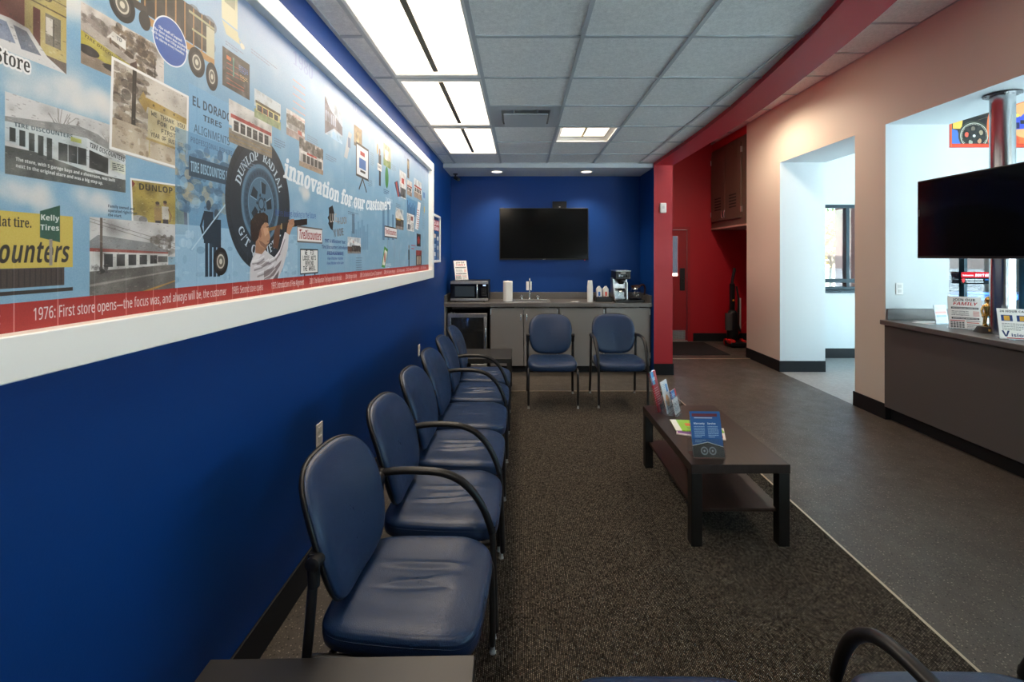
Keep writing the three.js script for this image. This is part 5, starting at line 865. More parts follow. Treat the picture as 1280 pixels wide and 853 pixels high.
  // skylines in pale blue, shop prints and small pieces of the last panels
  text('DAYTON, OH', U(435), W(435, 259), 58, 'rgba(230,240,248,0.9)', 'sans-serif', 'left', '', U(454) - U(435)); greek(U(435), W(435, 264), 190, 2, '#5f7a93', 11);
  for (let i = 0; i < 9; i++) { const X = U(439) + i * 36; g.globalAlpha = 0.45; fill('#5f87a8', X, W(445, 290) - ((i * 53) % 90), 28, W(445, 312) - W(445, 290) + ((i * 53) % 90)); } g.globalAlpha = 0.75; fill('#5d7488', U(440), W(440, 267), 44, W(440, 292) - W(440, 267)); g.globalAlpha = 1;
  photo(434.5, 451, 434.5, 296, 317, (w, h) => { fill('#cfd6da', 0, 0, w, h); poly('#f0ede8', [[0, h * 0.4], [w * 0.25, h * 0.1], [w, h * 0.4], [w, h * 0.6], [w * 0.25, h * 0.34], [0, h * 0.56]]); text('TD', w * 0.35, h * 0.34, h * 0.2, '#b5302c', 'sans-serif', 'left', 'bold'); fill('#6a4f44', 0, h * 0.58, w, h * 0.3); fill('#3c3835', w * 0.3, h * 0.5, w * 0.65, h * 0.36); fill('#8b837b', 0, h * 0.88, w, h * 0.12); });
  greek(U(445), W(447, 322), 110, 7, '#6b8499', 15); 
  for (const [x, y, k] of [[478, 262, 1], [484, 255, 1.4], [490, 268, 0.8]]) { g.globalAlpha = 0.7; fill('#4f7698', U(x), W(x, y), 55, W(x, 300) - W(x, y)); g.globalAlpha = 1; }
  text('CINCINNATI', U(482), W(482, 251), 40, 'rgba(225,236,246,0.9)', 'sans-serif', 'left', '', 190);
  { const X = U(481), w = U(496) - X; fill('#4a4744', X - 6, W(488, 283.5), w + 12, W(488, 297.5) - W(488, 283.5)); fill('#ece6e1', X, W(488, 285), w, W(488, 296) - W(488, 285)); text('TireDiscounters', X + w / 2, W(488, 293.5), 58, '#ad2a2e', 'sans-serif', 'center', 'bold', w * 0.92); for (const k of [0.2, 0.75]) fill('#8fa3b3', X + w * k, W(488, 298), 12, W(488, 338) - W(488, 298)); }
  poly('#4c9a3e', [[U(477), W(477, 334)], [U(480.5), W(480.5, 308)], [U(485), W(485, 312)], [U(481), W(481, 335)]]); poly('#f2ead9', [[U(478), W(478, 331)], [U(481), W(481, 312)], [U(484), W(484, 315)], [U(481), W(481, 332)]]); disc('#c2423a', U(481), W(481, 322), 16, 40); greek(U(482), W(482, 330), 150, 3, '#dfe8ee', 14); fill('#d8c552', U(485), W(485, 340), 14, 90);
  ring('#9bb2c2', U(497), W(497, 316), 60, 110, 4); ring('#9bb2c2', U(501), W(501, 322), 40, 60, 3); line('#8ba4b6', 3, [[U(494), W(494, 290)], [U(502), W(502, 340)]]);
  photo(494.5, 504.5, 494.5, 259, 286, (w, h) => { fill('#b7cbd9', 0, 0, w, h); poly('#e9e4dc', [[0, h * 0.25], [w * 0.4, 0], [w, h * 0.45], [w, h * 0.62], [0, h * 0.55]]); fill('#4a4239', 0, h * 0.5, w, h * 0.35); fill('#d4b04a', w * 0.1, h * 0.5, w * 0.5, h * 0.06); fill('#8a8177', 0, h * 0.85, w, h * 0.15); });
  greek(U(495), W(495, 254), 150, 3, '#6b8499', 14);
  // handset, gold statue, easel, prints near the top
  poly('#b9bcbf', [[U(430), W(430, 196)], [U(436), W(436, 164)], [U(440), W(440, 168)], [U(434), W(434, 199)]]); fill('#6f7f9a', U(435), W(436, 172), 40, 60);
  photo(442.5, 452.5, 442.5, 155, 181, (w, h) => { fill('#a08a66', 0, 0, w, h); disc('#e2c98a', w * 0.5, h * 0.35, w * 0.1, h * 0.1); fill('#d9bf80', w * 0.4, h * 0.4, w * 0.2, h * 0.4); fill('#5a4a38', 0, h * 0.85, w, h * 0.15); });
  { const X = U(446), w = U(460) - X, y = W(446, 180), h = W(446, 217) - y; fill('#3a322c', X - 14, y - 14, w + 28, h + 28); fill('#e6ebee', X, y, w, h); fill('#3d6cae', X + w * 0.2, y + h * 0.4, w * 0.6, h * 0.35); fill('#b23a35', X + w * 0.3, y + h * 0.15, w * 0.4, h * 0.14); fill('#2b2622', X + w * 0.3, y + h * 0.8, w * 0.45, h * 0.08); line('#3b2c1e', 14, [[X + w * 0.5, y + h + 14], [X + w * 0.2, y + h + 90]]); line('#3b2c1e', 14, [[X + w * 0.5, y + h + 14], [X + w * 0.85, y + h + 90]]); }
  { const X = U(474), y = W(474, 193), h = W(474, 232) - y; fill('#3c3a3d', X - 14, y, 60, h * 0.5); disc('#9a7a62', X + 12, y - 18, 18, 26); fill('#2c2a2c', X - 6, y + h * 0.45, 44, h * 0.55); fill('#e9e6e0', X - 40, y + h * 0.30, 100, h * 0.22); text('1/8 MILE', X + 8, y + h * 0.44, 24, '#30405a', 'sans-serif', 'center', 'bold', 84); disc('#c9a54e', X - 40, y - 30, 14, 40); }
  photo(479.3, 488.5, 479.3, 178, 206, (w, h) => { fill('#c2bd9c', 0, 0, w, h); fill('#7d9a52', 0, h * 0.66, w, h * 0.34); fill('#ece8e0', w * 0.2, h * 0.25, w * 0.5, h * 0.45); });
  disc('#3f8a46', U(483.5), W(483.5, 222), 46, 82); line('#2c6a35', 6, [[U(483), W(483, 210)], [U(484), W(484, 236)]]); greek(U(479.5), W(479.5, 236), 140, 3, '#31507a', 13); greek(U(489.5), W(489.5, 205), 130, 4, '#8597a8', 13);
  photo(499.5, 507.5, 499.5, 212, 246, (w, h) => { fill('#dfe4e6', 0, 0, w, h); fill('#c9403a', w * 0.3, h * 0.25, w * 0.4, h * 0.2); fill('#4a4d52', w * 0.1, h * 0.62, w * 0.85, h * 0.34); }); poly('#3a4a66', [[U(493), W(493, 228)], [U(497), W(497, 226)], [U(501), W(501, 246)], [U(497), W(497, 246)]]); poly('#b8504a', [[U(494.5), W(494.5, 228)], [U(496), W(496, 227)], [U(499), W(499, 246)], [U(497.5), W(497.5, 246)]]);
  photo(509, 511.5, 509, 198, 222, (w, h) => { fill('#4a4038', 0, 0, w, h); fill('#d2b878', w * 0.2, h * 0.1, w * 0.5, h * 0.4); });
  photo(508.6, 515, 508.6, 224, 243, (w, h) => shop(w, h, { bays: 3 })); photo(517.5, 527, 517.5, 222, 246, (w, h) => shop(w, h, { bays: 4, sky: '#cad6dd' }));
  g.globalAlpha = 0.6; fill('#4f88bd', U(508.5), W(508.5, 246), U(522) - U(508.5), W(508.5, 266) - W(508.5, 246)); g.globalAlpha = 1; for (let i = 0; i < 8; i++) fill('#38648f', U(509) + i * 42, W(509, 250) + ((i * 37) % 60), 26, 130 - ((i * 37) % 60));
  photo(508.7, 517.5, 508.7, 266, 288, (w, h) => { fill('#eceae6', 0, 0, w, h); greek(w * 0.08, h * 0.1, w * 0.4, 6, '#8c8f94', h * 0.07); fill('#a8453c', w * 0.55, h * 0.12, w * 0.3, h * 0.25); fill('#55606e', w * 0.1, h * 0.62, w * 0.35, h * 0.3); greek(w * 0.55, h * 0.5, w * 0.38, 6, '#8c8f94', h * 0.07); }); poly('#eef0f0', [[U(519), W(519, 286)], [U(522.5), W(522.5, 252)], [U(526), W(526, 254)], [U(522.5), W(522.5, 288)]]); greek(U(521), W(521, 262), 110, 9, '#c06a66', 22); 
  photo(520.8, 525.8, 520.8, 292, 308, (w, h) => { fill('#26201e', 0, 0, w, h); disc('#b5302a', w * 0.5, h * 0.5, w * 0.3, h * 0.3); }); photo(520, 527, 520, 313, 334, (w, h) => { fill('#55463c', 0, 0, w, h); fill('#a33c34', 0, 0, w, h * 0.3); fill('#c9b49c', w * 0.2, h * 0.35, w * 0.25, h * 0.5); fill('#c9b49c', w * 0.6, h * 0.35, w * 0.2, h * 0.5); });
  { const X = U(511), y = W(511, 309), h = W(511, 335) - y; fill('#3b3f46', X - 22, y + h * 0.12, 54, h * 0.48); disc('#8b705c', X + 5, y, 18, 22); fill('#2e3138', X - 14, y + h * 0.55, 40, h * 0.45); } greek(U(514), W(514, 306), 190, 2, '#c0607a', 30); greek(U(514), W(514, 318), 120, 8, '#9fb4c6', 22); greek(U(528), W(528, 250), 110, 12, '#8aa0b4', 26); fill('#4a78b0', U(529), W(529, 240), 90, 60); disc('#d2b84a', U(530.5), W(530.5, 262), 26, 36);
  greek(U(460), W(460, 224), 90, 4, '#70869a', 13); greek(U(463), W(463, 190), 80, 7, '#8296a8', 13);
  // red time line with white letters and tick lines
  const ty = (M_TOP - 1.494) * 1000;
  fill('#b13029', x0, ty, L, H - ty);
  g.save(); g.font = '31px sans-serif';
  const entries = [['A HISTORY OF INNOVATION:', 16, true], ['1976: First store opens\u2014the focus was, and always will be, the customer', 41], ['1985: Second store opens', 290], ['1997: Introduction of Free Alignment', 339], ['2001: The Mountain Tire buyer visits to the trails', 387], ['2004: Michigan Initiative', 432], ['2005: Car donations to Cuomo 2 Cityscape event', 450], ['2008: All stores merge', 480], ['2010: All stores awards', 496], ['2012: Fundraising drive begins', 508], ['2013: 100 stores', 526]];
  entries.forEach(([s, x, endsAt], i) => { const next = entries[i + 1] ? U(entries[i + 1][1]) - 60 : M_D1 * 1000 - 30, X = endsAt ? U(x) - 330 : U(x); text(s, X, ty + 41, 37, '#f1e6e2', 'sans-serif', 'left', '', i === 1 ? U(283) - X : Math.min(next - X, s.length * 17)); });
  g.restore();
  g.save(); g.globalAlpha = 0.10; g.globalCompositeOperation = 'overlay'; for (let x = x0; x < x0 + L; x += 300) for (let y = 0; y < H; y += 300) g.drawImage(grain, x, y, 300, 300); g.restore();
  g.save(); g.globalCompositeOperation = 'multiply'; fill('#dcdcdf', x0, 0, L, H); g.restore();
  for (let d = 948 - 90 * 7; d < M_D1 * 1000; d += 89.7) { g.globalAlpha = 0.5; fill('#f6d9d2', d - 1, ty, 2.2, H - ty); g.globalAlpha = 0.12; fill('#ffffff', d - 1, ty - 110, 2, 110); g.globalAlpha = 1; }
}
{
  const mural = thing('mural', 'long framed sky-blue collage mural of old store photos on the blue wall', 'mural', [0, 0, 0]);
  const n = 4, len = (M_D1 - M_D0) / n, rx = 1.5;
  for (let k = 0; k < n; k++) {
    const d0 = M_D0 + k * len, w = Math.round(len * 1000 * rx / 1.2), h = Math.round((M_TOP - M_BOT) * 1000 * rx / 1.2);
    const t = picture(w, h, (g) => { g.setTransform(w / (len * 1000), 0, 0, h / ((M_TOP - M_BOT) * 1000), -d0 * w / len, 0); printMural(g); });
    const g = new THREE.BoxGeometry(len - 0.0006, M_TOP - M_BOT + 0.02, 0.01).rotateY(Math.PI / 2);
    const uv = g.attributes.uv, p = g.attributes.position;
    for (let i = 0; i < uv.count; i++) uv.setXY(i, 0.5 - p.getZ(i) / len, 0.5 + p.getY(i) / (M_TOP - M_BOT));
    g.translate(MX - 0.005, (M_TOP + M_BOT) / 2, -(d0 + len / 2));
    part(mural, 'printed_panel', g, std({ map: t, roughness: 0.46 }), ['print of a yellow storefront and a billboard', 'print of a loaded truck and snowy signboard', 'print of a big tire and a man with a spyglass', 'print of skylines and small shop photos'][k]);
  }
  const fx0 = XL + 0.001, fx1 = -0.985, w = 0.092, y0 = M_BOT - w, y1 = M_TOP + w - 0.004, za = -M_D0 + w, zb = -M_D1 - w;
  const bevelRail = (a, b, c, d, e, f) => box(a, b, c, d, e, f, 0.004);
  part(mural, 'frame_rail', bevelRail(fx0, fx1, y0, M_BOT, za, zb), M.whiteFrame);
  part(mural, 'frame_rail', bevelRail(fx0, fx1, M_TOP, y1, za, zb), M.whiteFrame);
  part(mural, 'frame_rail', bevelRail(fx0, fx1, M_BOT, M_TOP, za, -M_D0), M.whiteFrame);
  part(mural, 'frame_rail', bevelRail(fx0, fx1, M_BOT, M_TOP, -M_D1, zb), M.whiteFrame);
}
// small framed notice beyond the mural
{
  const y0 = 1.51, y1 = 2.09, d0 = 5.44, d1 = 5.94, p = thing('framed_notice', 'narrow white-framed blue notice with red heading beyond the mural', 'notice', [XL, (y0 + y1) / 2, -(d0 + d1) / 2], Math.PI / 2);
  const w = d1 - d0, h = y1 - y0, b = 0.03;
  part(p, 'frame', [box(-w / 2, w / 2, h / 2 - b, h / 2, 0, 0.022, 0.003), box(-w / 2, w / 2, -h / 2, -h / 2 + b, 0, 0.022, 0.003), box(-w / 2, -w / 2 + b, -h / 2 + b, h / 2 - b, 0, 0.022, 0.003), box(w / 2 - b, w / 2, -h / 2 + b, h / 2 - b, 0, 0.022, 0.003)], M.whiteFrame);
  const t = picture(400, 480, (g, W0, H0) => { G = g; fill('#16508c', 0, 0, W0, H0); fill('#c02631', 20, 30, W0 - 40, 122); text('OUR', 200, 88, 62, '#ffffff', 'sans-serif', 'center', 'bold', 300); text('TEAM', 200, 146, 58, '#ffffff', 'sans-serif', 'center', 'bold', 300); [[60, 190], [230, 215], [60, 300], [230, 320], [60, 390], [230, 400]].forEach(([x, y], i) => { fill(['#e8c7b4', '#efe9e6', '#9db6cf', '#c4ccd6', '#e6ddd6', '#8c93a6'][i], x, y, 110, 46); greek(x, y + 56, 120, 3, '#a9c1db', 11); }); });
  const g = box(-w / 2 + b, w / 2 - b, -h / 2 + b, h / 2 - b, 0.002, 0.01);
  part(p, 'notice_print', g, print(t, 0.3));
}

// ---------------------------------------------------------------- printed matter
// a leaning acrylic sign holder; the print faces local +z, the foot lies behind it
const joinUs = picture(420, 560, (g, w, h) => { G = g; fill('#f4f1ee', 0, 0, w, h); text('JOIN OUR', 210, 78, 62, '#2a2a2e', 'sans-serif', 'center', 'bold', 280); text('FAMILY', 210, 150, 76, '#c0242f', 'sans-serif', 'center', 'italic bold', 300); fill('#26262a', 40, 184, 340, 34); text('CREATE YOUR OWN CAREER PATH', 210, 211, 26, '#f1f1f1', 'sans-serif', 'center', 'bold', 320); lines(['We are hiring for', 'retail, technician', 'and management'], 150, 268, 26, '#4a4a4e', 'sans-serif', 'center', 'bold'); for (let i = 0; i < 5; i++) fill('#d48078', 310, 252 + i * 18, 76, 9); fill('#26262a', 40, 364, 340, 32); text('BENEFITS THAT WORK FOR YOU', 210, 389, 25, '#f1f1f1', 'sans-serif', 'center', 'bold', 310); fill('#c0242f', 20, 416, 180, 14); fill('#55555a', 220, 420, 170, 9); for (let r = 0; r < 4; r++) for (let c = 0; c < 5; c++) fill('#3a3a3e', 22 + c * 36, 446 + r * 26, 28, 18); fill('#c95148', 226, 446, 150, 12); greek(226, 474, 160, 4, '#6a6a6e', 20); });
function signHolder(name, label, at, turn, w, h, lean, tex, category = 'sign', group) {
  const s = thing(name, label, category, at, turn, group);
  const t = 0.004, face = new THREE.BoxGeometry(w, h, t).translate(0, h / 2, 0).rotateX(-lean).translate(0, 0.003, 0);
  part(s, 'holder', [face, cbox(w, 0.003, h * 0.42, 0, 0.0015, -h * 0.21), cbox(w, 0.012, 0.003, 0, 0.007, 0.005)], M.acrylic, 'clear acrylic holder');
  const sheet = new THREE.BoxGeometry(w - 0.004, h - 0.004, 0.0012).translate(0, h / 2, t / 2 + 0.0009).rotateX(-lean).translate(0, 0.003, 0);
  part(s, 'printed_sheet', sheet, print(tex, 0.35), 'white printed sheet');
  part(s, 'back_sheet', new THREE.BoxGeometry(w - 0.004, h - 0.004, 0.0012).translate(0, h / 2, -t / 2 - 0.0009).rotateX(-lean).translate(0, 0.003, 0), M.paper);
  return s;
}
{ // on the microwave: a slanted holder
  const d = 6.6, s = signHolder('sign_holder', 'white hiring sign in a slanted holder on top of the microwave', [px(577.5, d), CT + 0.292, -d], 0.55, 0.2, 0.285, 0.27, joinUs, 'sign', 'hiring signs');
  s.rotation.z = 0;
}
// ---------------------------------------------------------------- coffee table things
const TY = TABLE_H;
{
  const brochureA = picture(160, 320, (g, w, h) => { G = g; fill('#c22633', 0, 0, w, h); fill('#3aa0d8', 0, 0, w * 0.5, h * 0.32); text('CARE', 20, 70, 34, '#fff', 'sans-serif', 'left', 'bold'); greek(20, 130, 110, 8, '#e9b5b5', 18); fill('#2a2426', 60, 270, 100, 50); });
  const brochureB = picture(160, 320, (g, w, h) => { G = g; fill('#eef3f7', 0, 0, w, h); fill('#4a9bd8', 96, 40, 40, 80); greek(20, 30, 70, 4, '#9fb0c0', 16); disc('#e6b27a', 70, 200, 44, 60); text('V', 20, 290, 62, '#25386f', 'sans-serif', 'left', 'bold'); text('vision', 62, 288, 30, '#25386f', 'sans-serif', 'left', 'bold'); });
  const brochureC = picture(160, 320, (g, w, h) => { G = g; fill('#f2f2f0', 0, 0, w, h); fill('#3f8fd2', 0, 0, 110, 110); fill('#c93a32', 110, 0, 50, 110); greek(12, 40, 90, 3, '#e8f1f9', 20); text('N2C', 40, 210, 58, '#26365c', 'sans-serif', 'left', 'bold'); greek(20, 240, 120, 4, '#8a97a8', 14); });
  const h = thing('brochure_holder', 'clear tiered holder of brochures at the far end of the coffee table', 'brochure holder', [px(841, 3.36), TY, -3.38], 0.95);
  const tilt = 0.24, slab = (w, hh, t, x, y, z) => new THREE.BoxGeometry(w, hh, t).translate(0, hh / 2, 0).rotateX(-tilt).translate(x, y, z);
  part(h, 'holder', [slab(0.135, 0.285, 0.003, 0, 0.003, -0.09), slab(0.135, 0.12, 0.003, 0, 0.003, -0.045), slab(0.135, 0.10, 0.003, 0, 0.003, 0.0), slab(0.135, 0.13, 0.003, 0, 0.003, 0.055), cbox(0.135, 0.003, 0.16, 0.0, 0.0015, -0.02), box(-0.0675, -0.0645, 0.003, 0.10, -0.1, 0.045), box(0.0645, 0.0675, 0.003, 0.10, -0.1, 0.045)], M.acrylic, 'clear acrylic tiers');
  const br = (name, label, tex, w, hh, x, y, z) => { const g = slab(w, hh, 0.008, x, y, z); const m = part(scene, name, g, print(tex, 0.35)); m.name = numbered(name); m.position.copy(h.position); m.rotation.y = h.rotation.y; tag(m, label, 'brochure', 'brochures'); };
  br('brochure', 'tall red and blue brochure in the tiered holder on the coffee table', brochureA, 0.105, 0.285, -0.008, 0.006, -0.076);
  br('brochure', 'white and pale blue brochure standing in the tiered holder on the coffee table', brochureB, 0.118, 0.225, 0.0, 0.006, -0.012);
  br('brochure', 'small white brochure with blue and red corner in the tiered holder', brochureC, 0.1, 0.165, 0.01, 0.006, 0.040);
  const mag1 = picture(256, 192, (g, w, hh) => { G = g; fill('#8cc63a', 0, 0, w, hh); fill('#f0efe4', 0, 0, 34, hh); fill('#e2673a', 70, 60, 90, 50); disc('#c93c33', 170, 110, 40, 18); text('PLAY', 150, 50, 40, '#f8f6d8', 'sans-serif', 'left', 'bold'); greek(70, 130, 120, 4, '#4f7d20', 12); });
  const mag2 = picture(256, 192, (g, w, hh) => { G = g; fill('#ece2dc', 0, 0, w, hh); for (let i = 0; i < 9; i++) fill(['#b94a3e', '#e8b86a', '#7a3f86', '#d9d4cc'][i % 4], 10 + (i % 3) * 80, 10 + Math.floor(i / 3) * 60, 70, 48); });
  const m2 = tag(mesh('magazine', metres(box(-0.145, 0.145, 0, 0.006, -0.1, 0.1)), print(mag2, 0.3), scene), 'glossy magazine with photo tiles under the green magazine', 'magazine', 'magazines'); m2.position.set(px(877, 3.0), TY, -3.02); m2.rotation.y = -0.35;
  const m1 = tag(mesh('magazine', box(-0.15, 0.15, 0, 0.005, -0.1, 0.1), print(mag1, 0.3), scene), 'bright green magazine lying on top of another on the coffee table', 'magazine', 'magazines'); m1.position.set(px(870, 3.1), TY + 0.0065, -3.10); m1.rotation.y = -0.12;
  for (const m of [m1, m2]) { const uv = m.geometry.attributes.uv, p = m.geometry.attributes.position, n = m.geometry.attributes.normal; for (let i = 0; i < uv.count; i++) if (Math.abs(n.getY(i)) > 0.5) uv.setXY(i, 0.5 + p.getX(i) / 0.3, 0.5 - p.getZ(i) / 0.2); }
  const leaf = picture(300, 400, (g, w, hh) => { G = g; fill('#1c5a9c', 0, 0, w, hh); fill('#6b2434', 20, 20, 250, 26); fill('#c9d3e2', 40, 54, 180, 8); text('Warranty', 30, 116, 24, '#e6eef6', 'sans-serif', 'left', 'bold'); text('Service', 165, 116, 24, '#e6eef6', 'sans-serif', 'left', 'bold'); greek(30, 132, 105, 7, '#9fbfe0', 15); greek(165, 132, 105, 7, '#9fbfe0', 15); greek(30, 250, 105, 2, '#9fbfe0', 15); poly('#201f22', [[0, 300], [150, 270], [300, 310], [300, 400], [0, 400]]); line('#e8e8e8', 5, [[0, 300], [150, 270], [300, 310]]); for (const x of [110, 190]) { disc('#8f9398', x, 345, 36, 36); disc('#2a2a2c', x, 345, 24, 24); disc('#a9adb2', x, 345, 10, 10); } });
  const s = thing('leaflet_stand', 'slanted acrylic stand with a blue leaflet on the coffee table', 'leaflet stand', [px(885.5, 2.63), TY, -2.625], -0.03);
  const lean = 0.32, W0 = 0.182, H0 = 0.225;
  part(s, 'holder', [new THREE.BoxGeometry(W0, H0, 0.003).translate(0, H0 / 2, 0).rotateX(-lean).translate(0, 0.003, 0), new THREE.BoxGeometry(W0, 0.10, 0.003).translate(0, 0.05, 0.016).rotateX(-lean).translate(0, 0.003, 0), cbox(W0, 0.003, 0.10, 0, 0.0015, -0.035), new THREE.BoxGeometry(W0, 0.12, 0.003).translate(0, 0.06, 0).rotateX(-0.1).translate(0, 0.002, -0.085)], M.acrylic, 'clear acrylic stand');
  const lf = part(scene, 'leaflet', new THREE.BoxGeometry(0.172, 0.245, 0.006).translate(0, 0.1225, 0.0065).rotateX(-lean).translate(0, 0.006, 0), print(leaf, 0.3)); lf.name = numbered('leaflet'); lf.position.copy(s.position); lf.rotation.y = s.rotation.y; tag(lf, 'blue leaflet with wheel picture in the slanted stand on the coffee table', 'leaflet');
}

// ---------------------------------------------------------------- service counter in the partition
const CTY = 0.97, CF = XR - 0.06;
{
  const c = thing('service_counter', 'dark grey panelled service counter under the partition opening', 'counter');
  part(c, 'front_panel', box(XR - 0.012, XR + 0.02, 0.125, CTY - 0.045, CO0 - 0.002, CO1 + 0.002, 0.002), M.counterPanel);
  part(c, 'toe_kick', box(XR + 0.045, XR + 0.065, 0, 0.125, CO0 - 0.002, CO1 + 0.002), M.rubber);
  part(c, 'core', box(XR + 0.02, XR2 - 0.02, 0.125, CTY - 0.045, CO0 - 0.002, CO1 + 0.002), M.counterPanel);
  const t = thing('counter_top', 'grey speckled worktop of the service counter under the second television', 'worktop');
  part(t, 'slab', metres(box(CF, XR2 + 0.12, CTY - 0.045, CTY, CO0, CO1 + 0.002, 0.006)), M.worktop);
  part(t, 'end_splash', metres(box(XR + 0.006, XR2 - 0.01, CTY, CTY + 0.105, CO1 + 0.021, CO1 + 0.001, 0.003)), M.worktop);
}
{ // steel column with floor-to-head pipe
  const x = 3.80, z = -3.68, t = thing('steel_column', 'round polished steel column rising from the service counter', 'column', [x, 0, z]);
  part(t, 'pipe', cyl(0.075, 0.075, HEAD - CTY - 0.01, 0, CTY, 0, 48, true), std({ color: rgb(0.42, 0.43, 0.44), metalness: 1, roughness: 0.2 }));
  part(t, 'flange', [cyl(0.115, 0.115, 0.012, 0, HEAD - 0.014, 0, 40)], M.blackTube, 'dark flange');
  for (let k = 0; k < 4; k++) { const a = k * Math.PI / 2 + 0.6; part(t, 'bolt', cyl(0.008, 0.008, 0.008, Math.cos(a) * 0.098, HEAD - 0.022, Math.sin(a) * 0.098, 8), M.steel); }
  const tv = television('black flat television on the steel column above the service counter', 1.235, 0.70, '');
  tv.position.set(3.615, 1.918, -3.635); tv.rotation.y = -Math.PI / 2;
  part(tv, 'column_mount', [cbox(0.42, 0.4, 0.02, 0, 0, -0.065), cbox(0.1, 0.1, 0.045, 0.045, 0, -0.09), cbox(0.2, 0.06, 0.012, 0.045, 0, -0.106)], M.blackPlastic);
  part(tv, 'sensor_tab', cbox(0.004, 0.06, 0.002, -0.595, 0.06, 0.002), flat(rgb(0.2, 0.2, 0.2), 0.4));
}
{
  const on = (x, d) => px(x, d);
  // hiring sign, back of another sign, brochure holder, papers, statuette
  const d1 = 3.92; signHolder('sign_holder', 'white hiring sign in a slanted acrylic holder on the service counter', [on(1207.5, d1), CTY, -d1], -0.62, 0.215, 0.285, 0.36, joinUs, 'sign', 'hiring signs');
  const faint = picture(128, 192, (g, w, h) => { G = g; fill('#eceaea', 0, 0, w, h); fill('#e3a79c', 8, 66, 112, 26); fill('#a9bdd6', 12, 104, 104, 22); greek(14, 140, 100, 4, '#c9c4c2', 11); greek(14, 20, 100, 3, '#d4cfcd', 11); });
  const d2 = 4.22; signHolder('small_sign_holder', 'small pale acrylic sign on the service counter beside the hiring sign', [on(1178, d2), CTY, -d2], 0.15, 0.135, 0.175, 0.16, faint);
  const vis = picture(200, 280, (g, w, h) => { G = g; fill('#f1eee9', 0, 0, w, h); text('24 HOUR CARE', 100, 34, 26, '#2e2e30', 'sans-serif', 'center', 'bold', 170); for (const x of [20, 110]) { fill('#24427c', x, 60, 66, 56); fill('#d9a23a', x + 16, 66, 34, 44); } greek(20, 136, 160, 5, '#8a8682', 14); text('V', 14, 258, 76, '#1c2f63', 'sans-serif', 'left', 'bold'); text('ision', 66, 256, 40, '#1c2f63', 'sans-serif', 'left', 'bold'); fill('#c23038', 40, 266, 120, 8); });
  const d3 = 3.42; signHolder('flyer_holder', 'white flyer in a leaning acrylic holder beside the steel column', [on(1272, d3), CTY, -d3], -0.55, 0.19, 0.235, 0.34, vis);
  for (const [x, d, r, l] of [[1160, 4.30, 0.3, 'lower'], [1163, 4.33, -0.1, 'upper']]) { const m = single('loose_paper', join([cbox(0.2, 0.003, 0.14, 0, 0.0015, 0)]), M.paper, l + ' of two loose white papers lying on the service counter', 'paper', 'loose papers'); m.position.set(on(x, d), CTY + (l === 'upper' ? 0.0032 : 0), -d); m.rotation.y = r; }
  // gilt figure, hand on hip, on a dark plinth
  const d4 = 3.76, f = thing('trophy', 'gold standing figure trophy on a dark faceted base beside the column', 'trophy', [on(1235.5, d4) , CTY, -d4], -0.45);
  part(f, 'plinth', new THREE.CylinderGeometry(0.066, 0.09, 0.05, 6).rotateY(0.3).translate(0, 0.025, 0), M.blackPlastic, 'dark faceted plinth');
  part(f, 'plate', cbox(0.05, 0.018, 0.003, -0.0, 0.028, 0.069), M.gold, 'small gold name plate');
  const y = 0.05, limbs = [tube([[-0.022, y + 0.008, 0.02], [-0.022, y + 0.012, 0.0], [-0.02, y + 0.05, 0], [-0.016, y + 0.10, 0]], 0.013, 16, 10), tube([[0.022, y + 0.008, 0.02], [0.022, y + 0.012, 0.0], [0.02, y + 0.05, 0], [0.016, y + 0.10, 0]], 0.013, 16, 10), lathe([[0, 0.085], [0.03, 0.09], [0.027, 0.12], [0.031, 0.16], [0.026, 0.178], [0.011, 0.186], [0.010, 0.196], [0, 0.196]], 20).scale(1, 1, 0.72).translate(0, y, 0), ball(0.025, 0, y + 0.215, 0.002, 0.92, 1.12, 1), ball(0.006, 0, y + 0.212, 0.027), tube([[0.028, y + 0.17, 0], [0.056, y + 0.14, 0.004], [0.031, y + 0.105, 0.012]], 0.008, 14, 8), tube([[-0.028, y + 0.17, 0], [-0.042, y + 0.13, 0.004], [-0.038, y + 0.09, 0.014]], 0.008, 14, 8), ball(0.009, -0.038, y + 0.084, 0.015), ball(0.009, 0.029, y + 0.103, 0.013), cbox(0.07, 0.006, 0.055, 0, y + 0.003, 0.008, 0.002)];
  part(f, 'figure', limbs, M.gold);
}

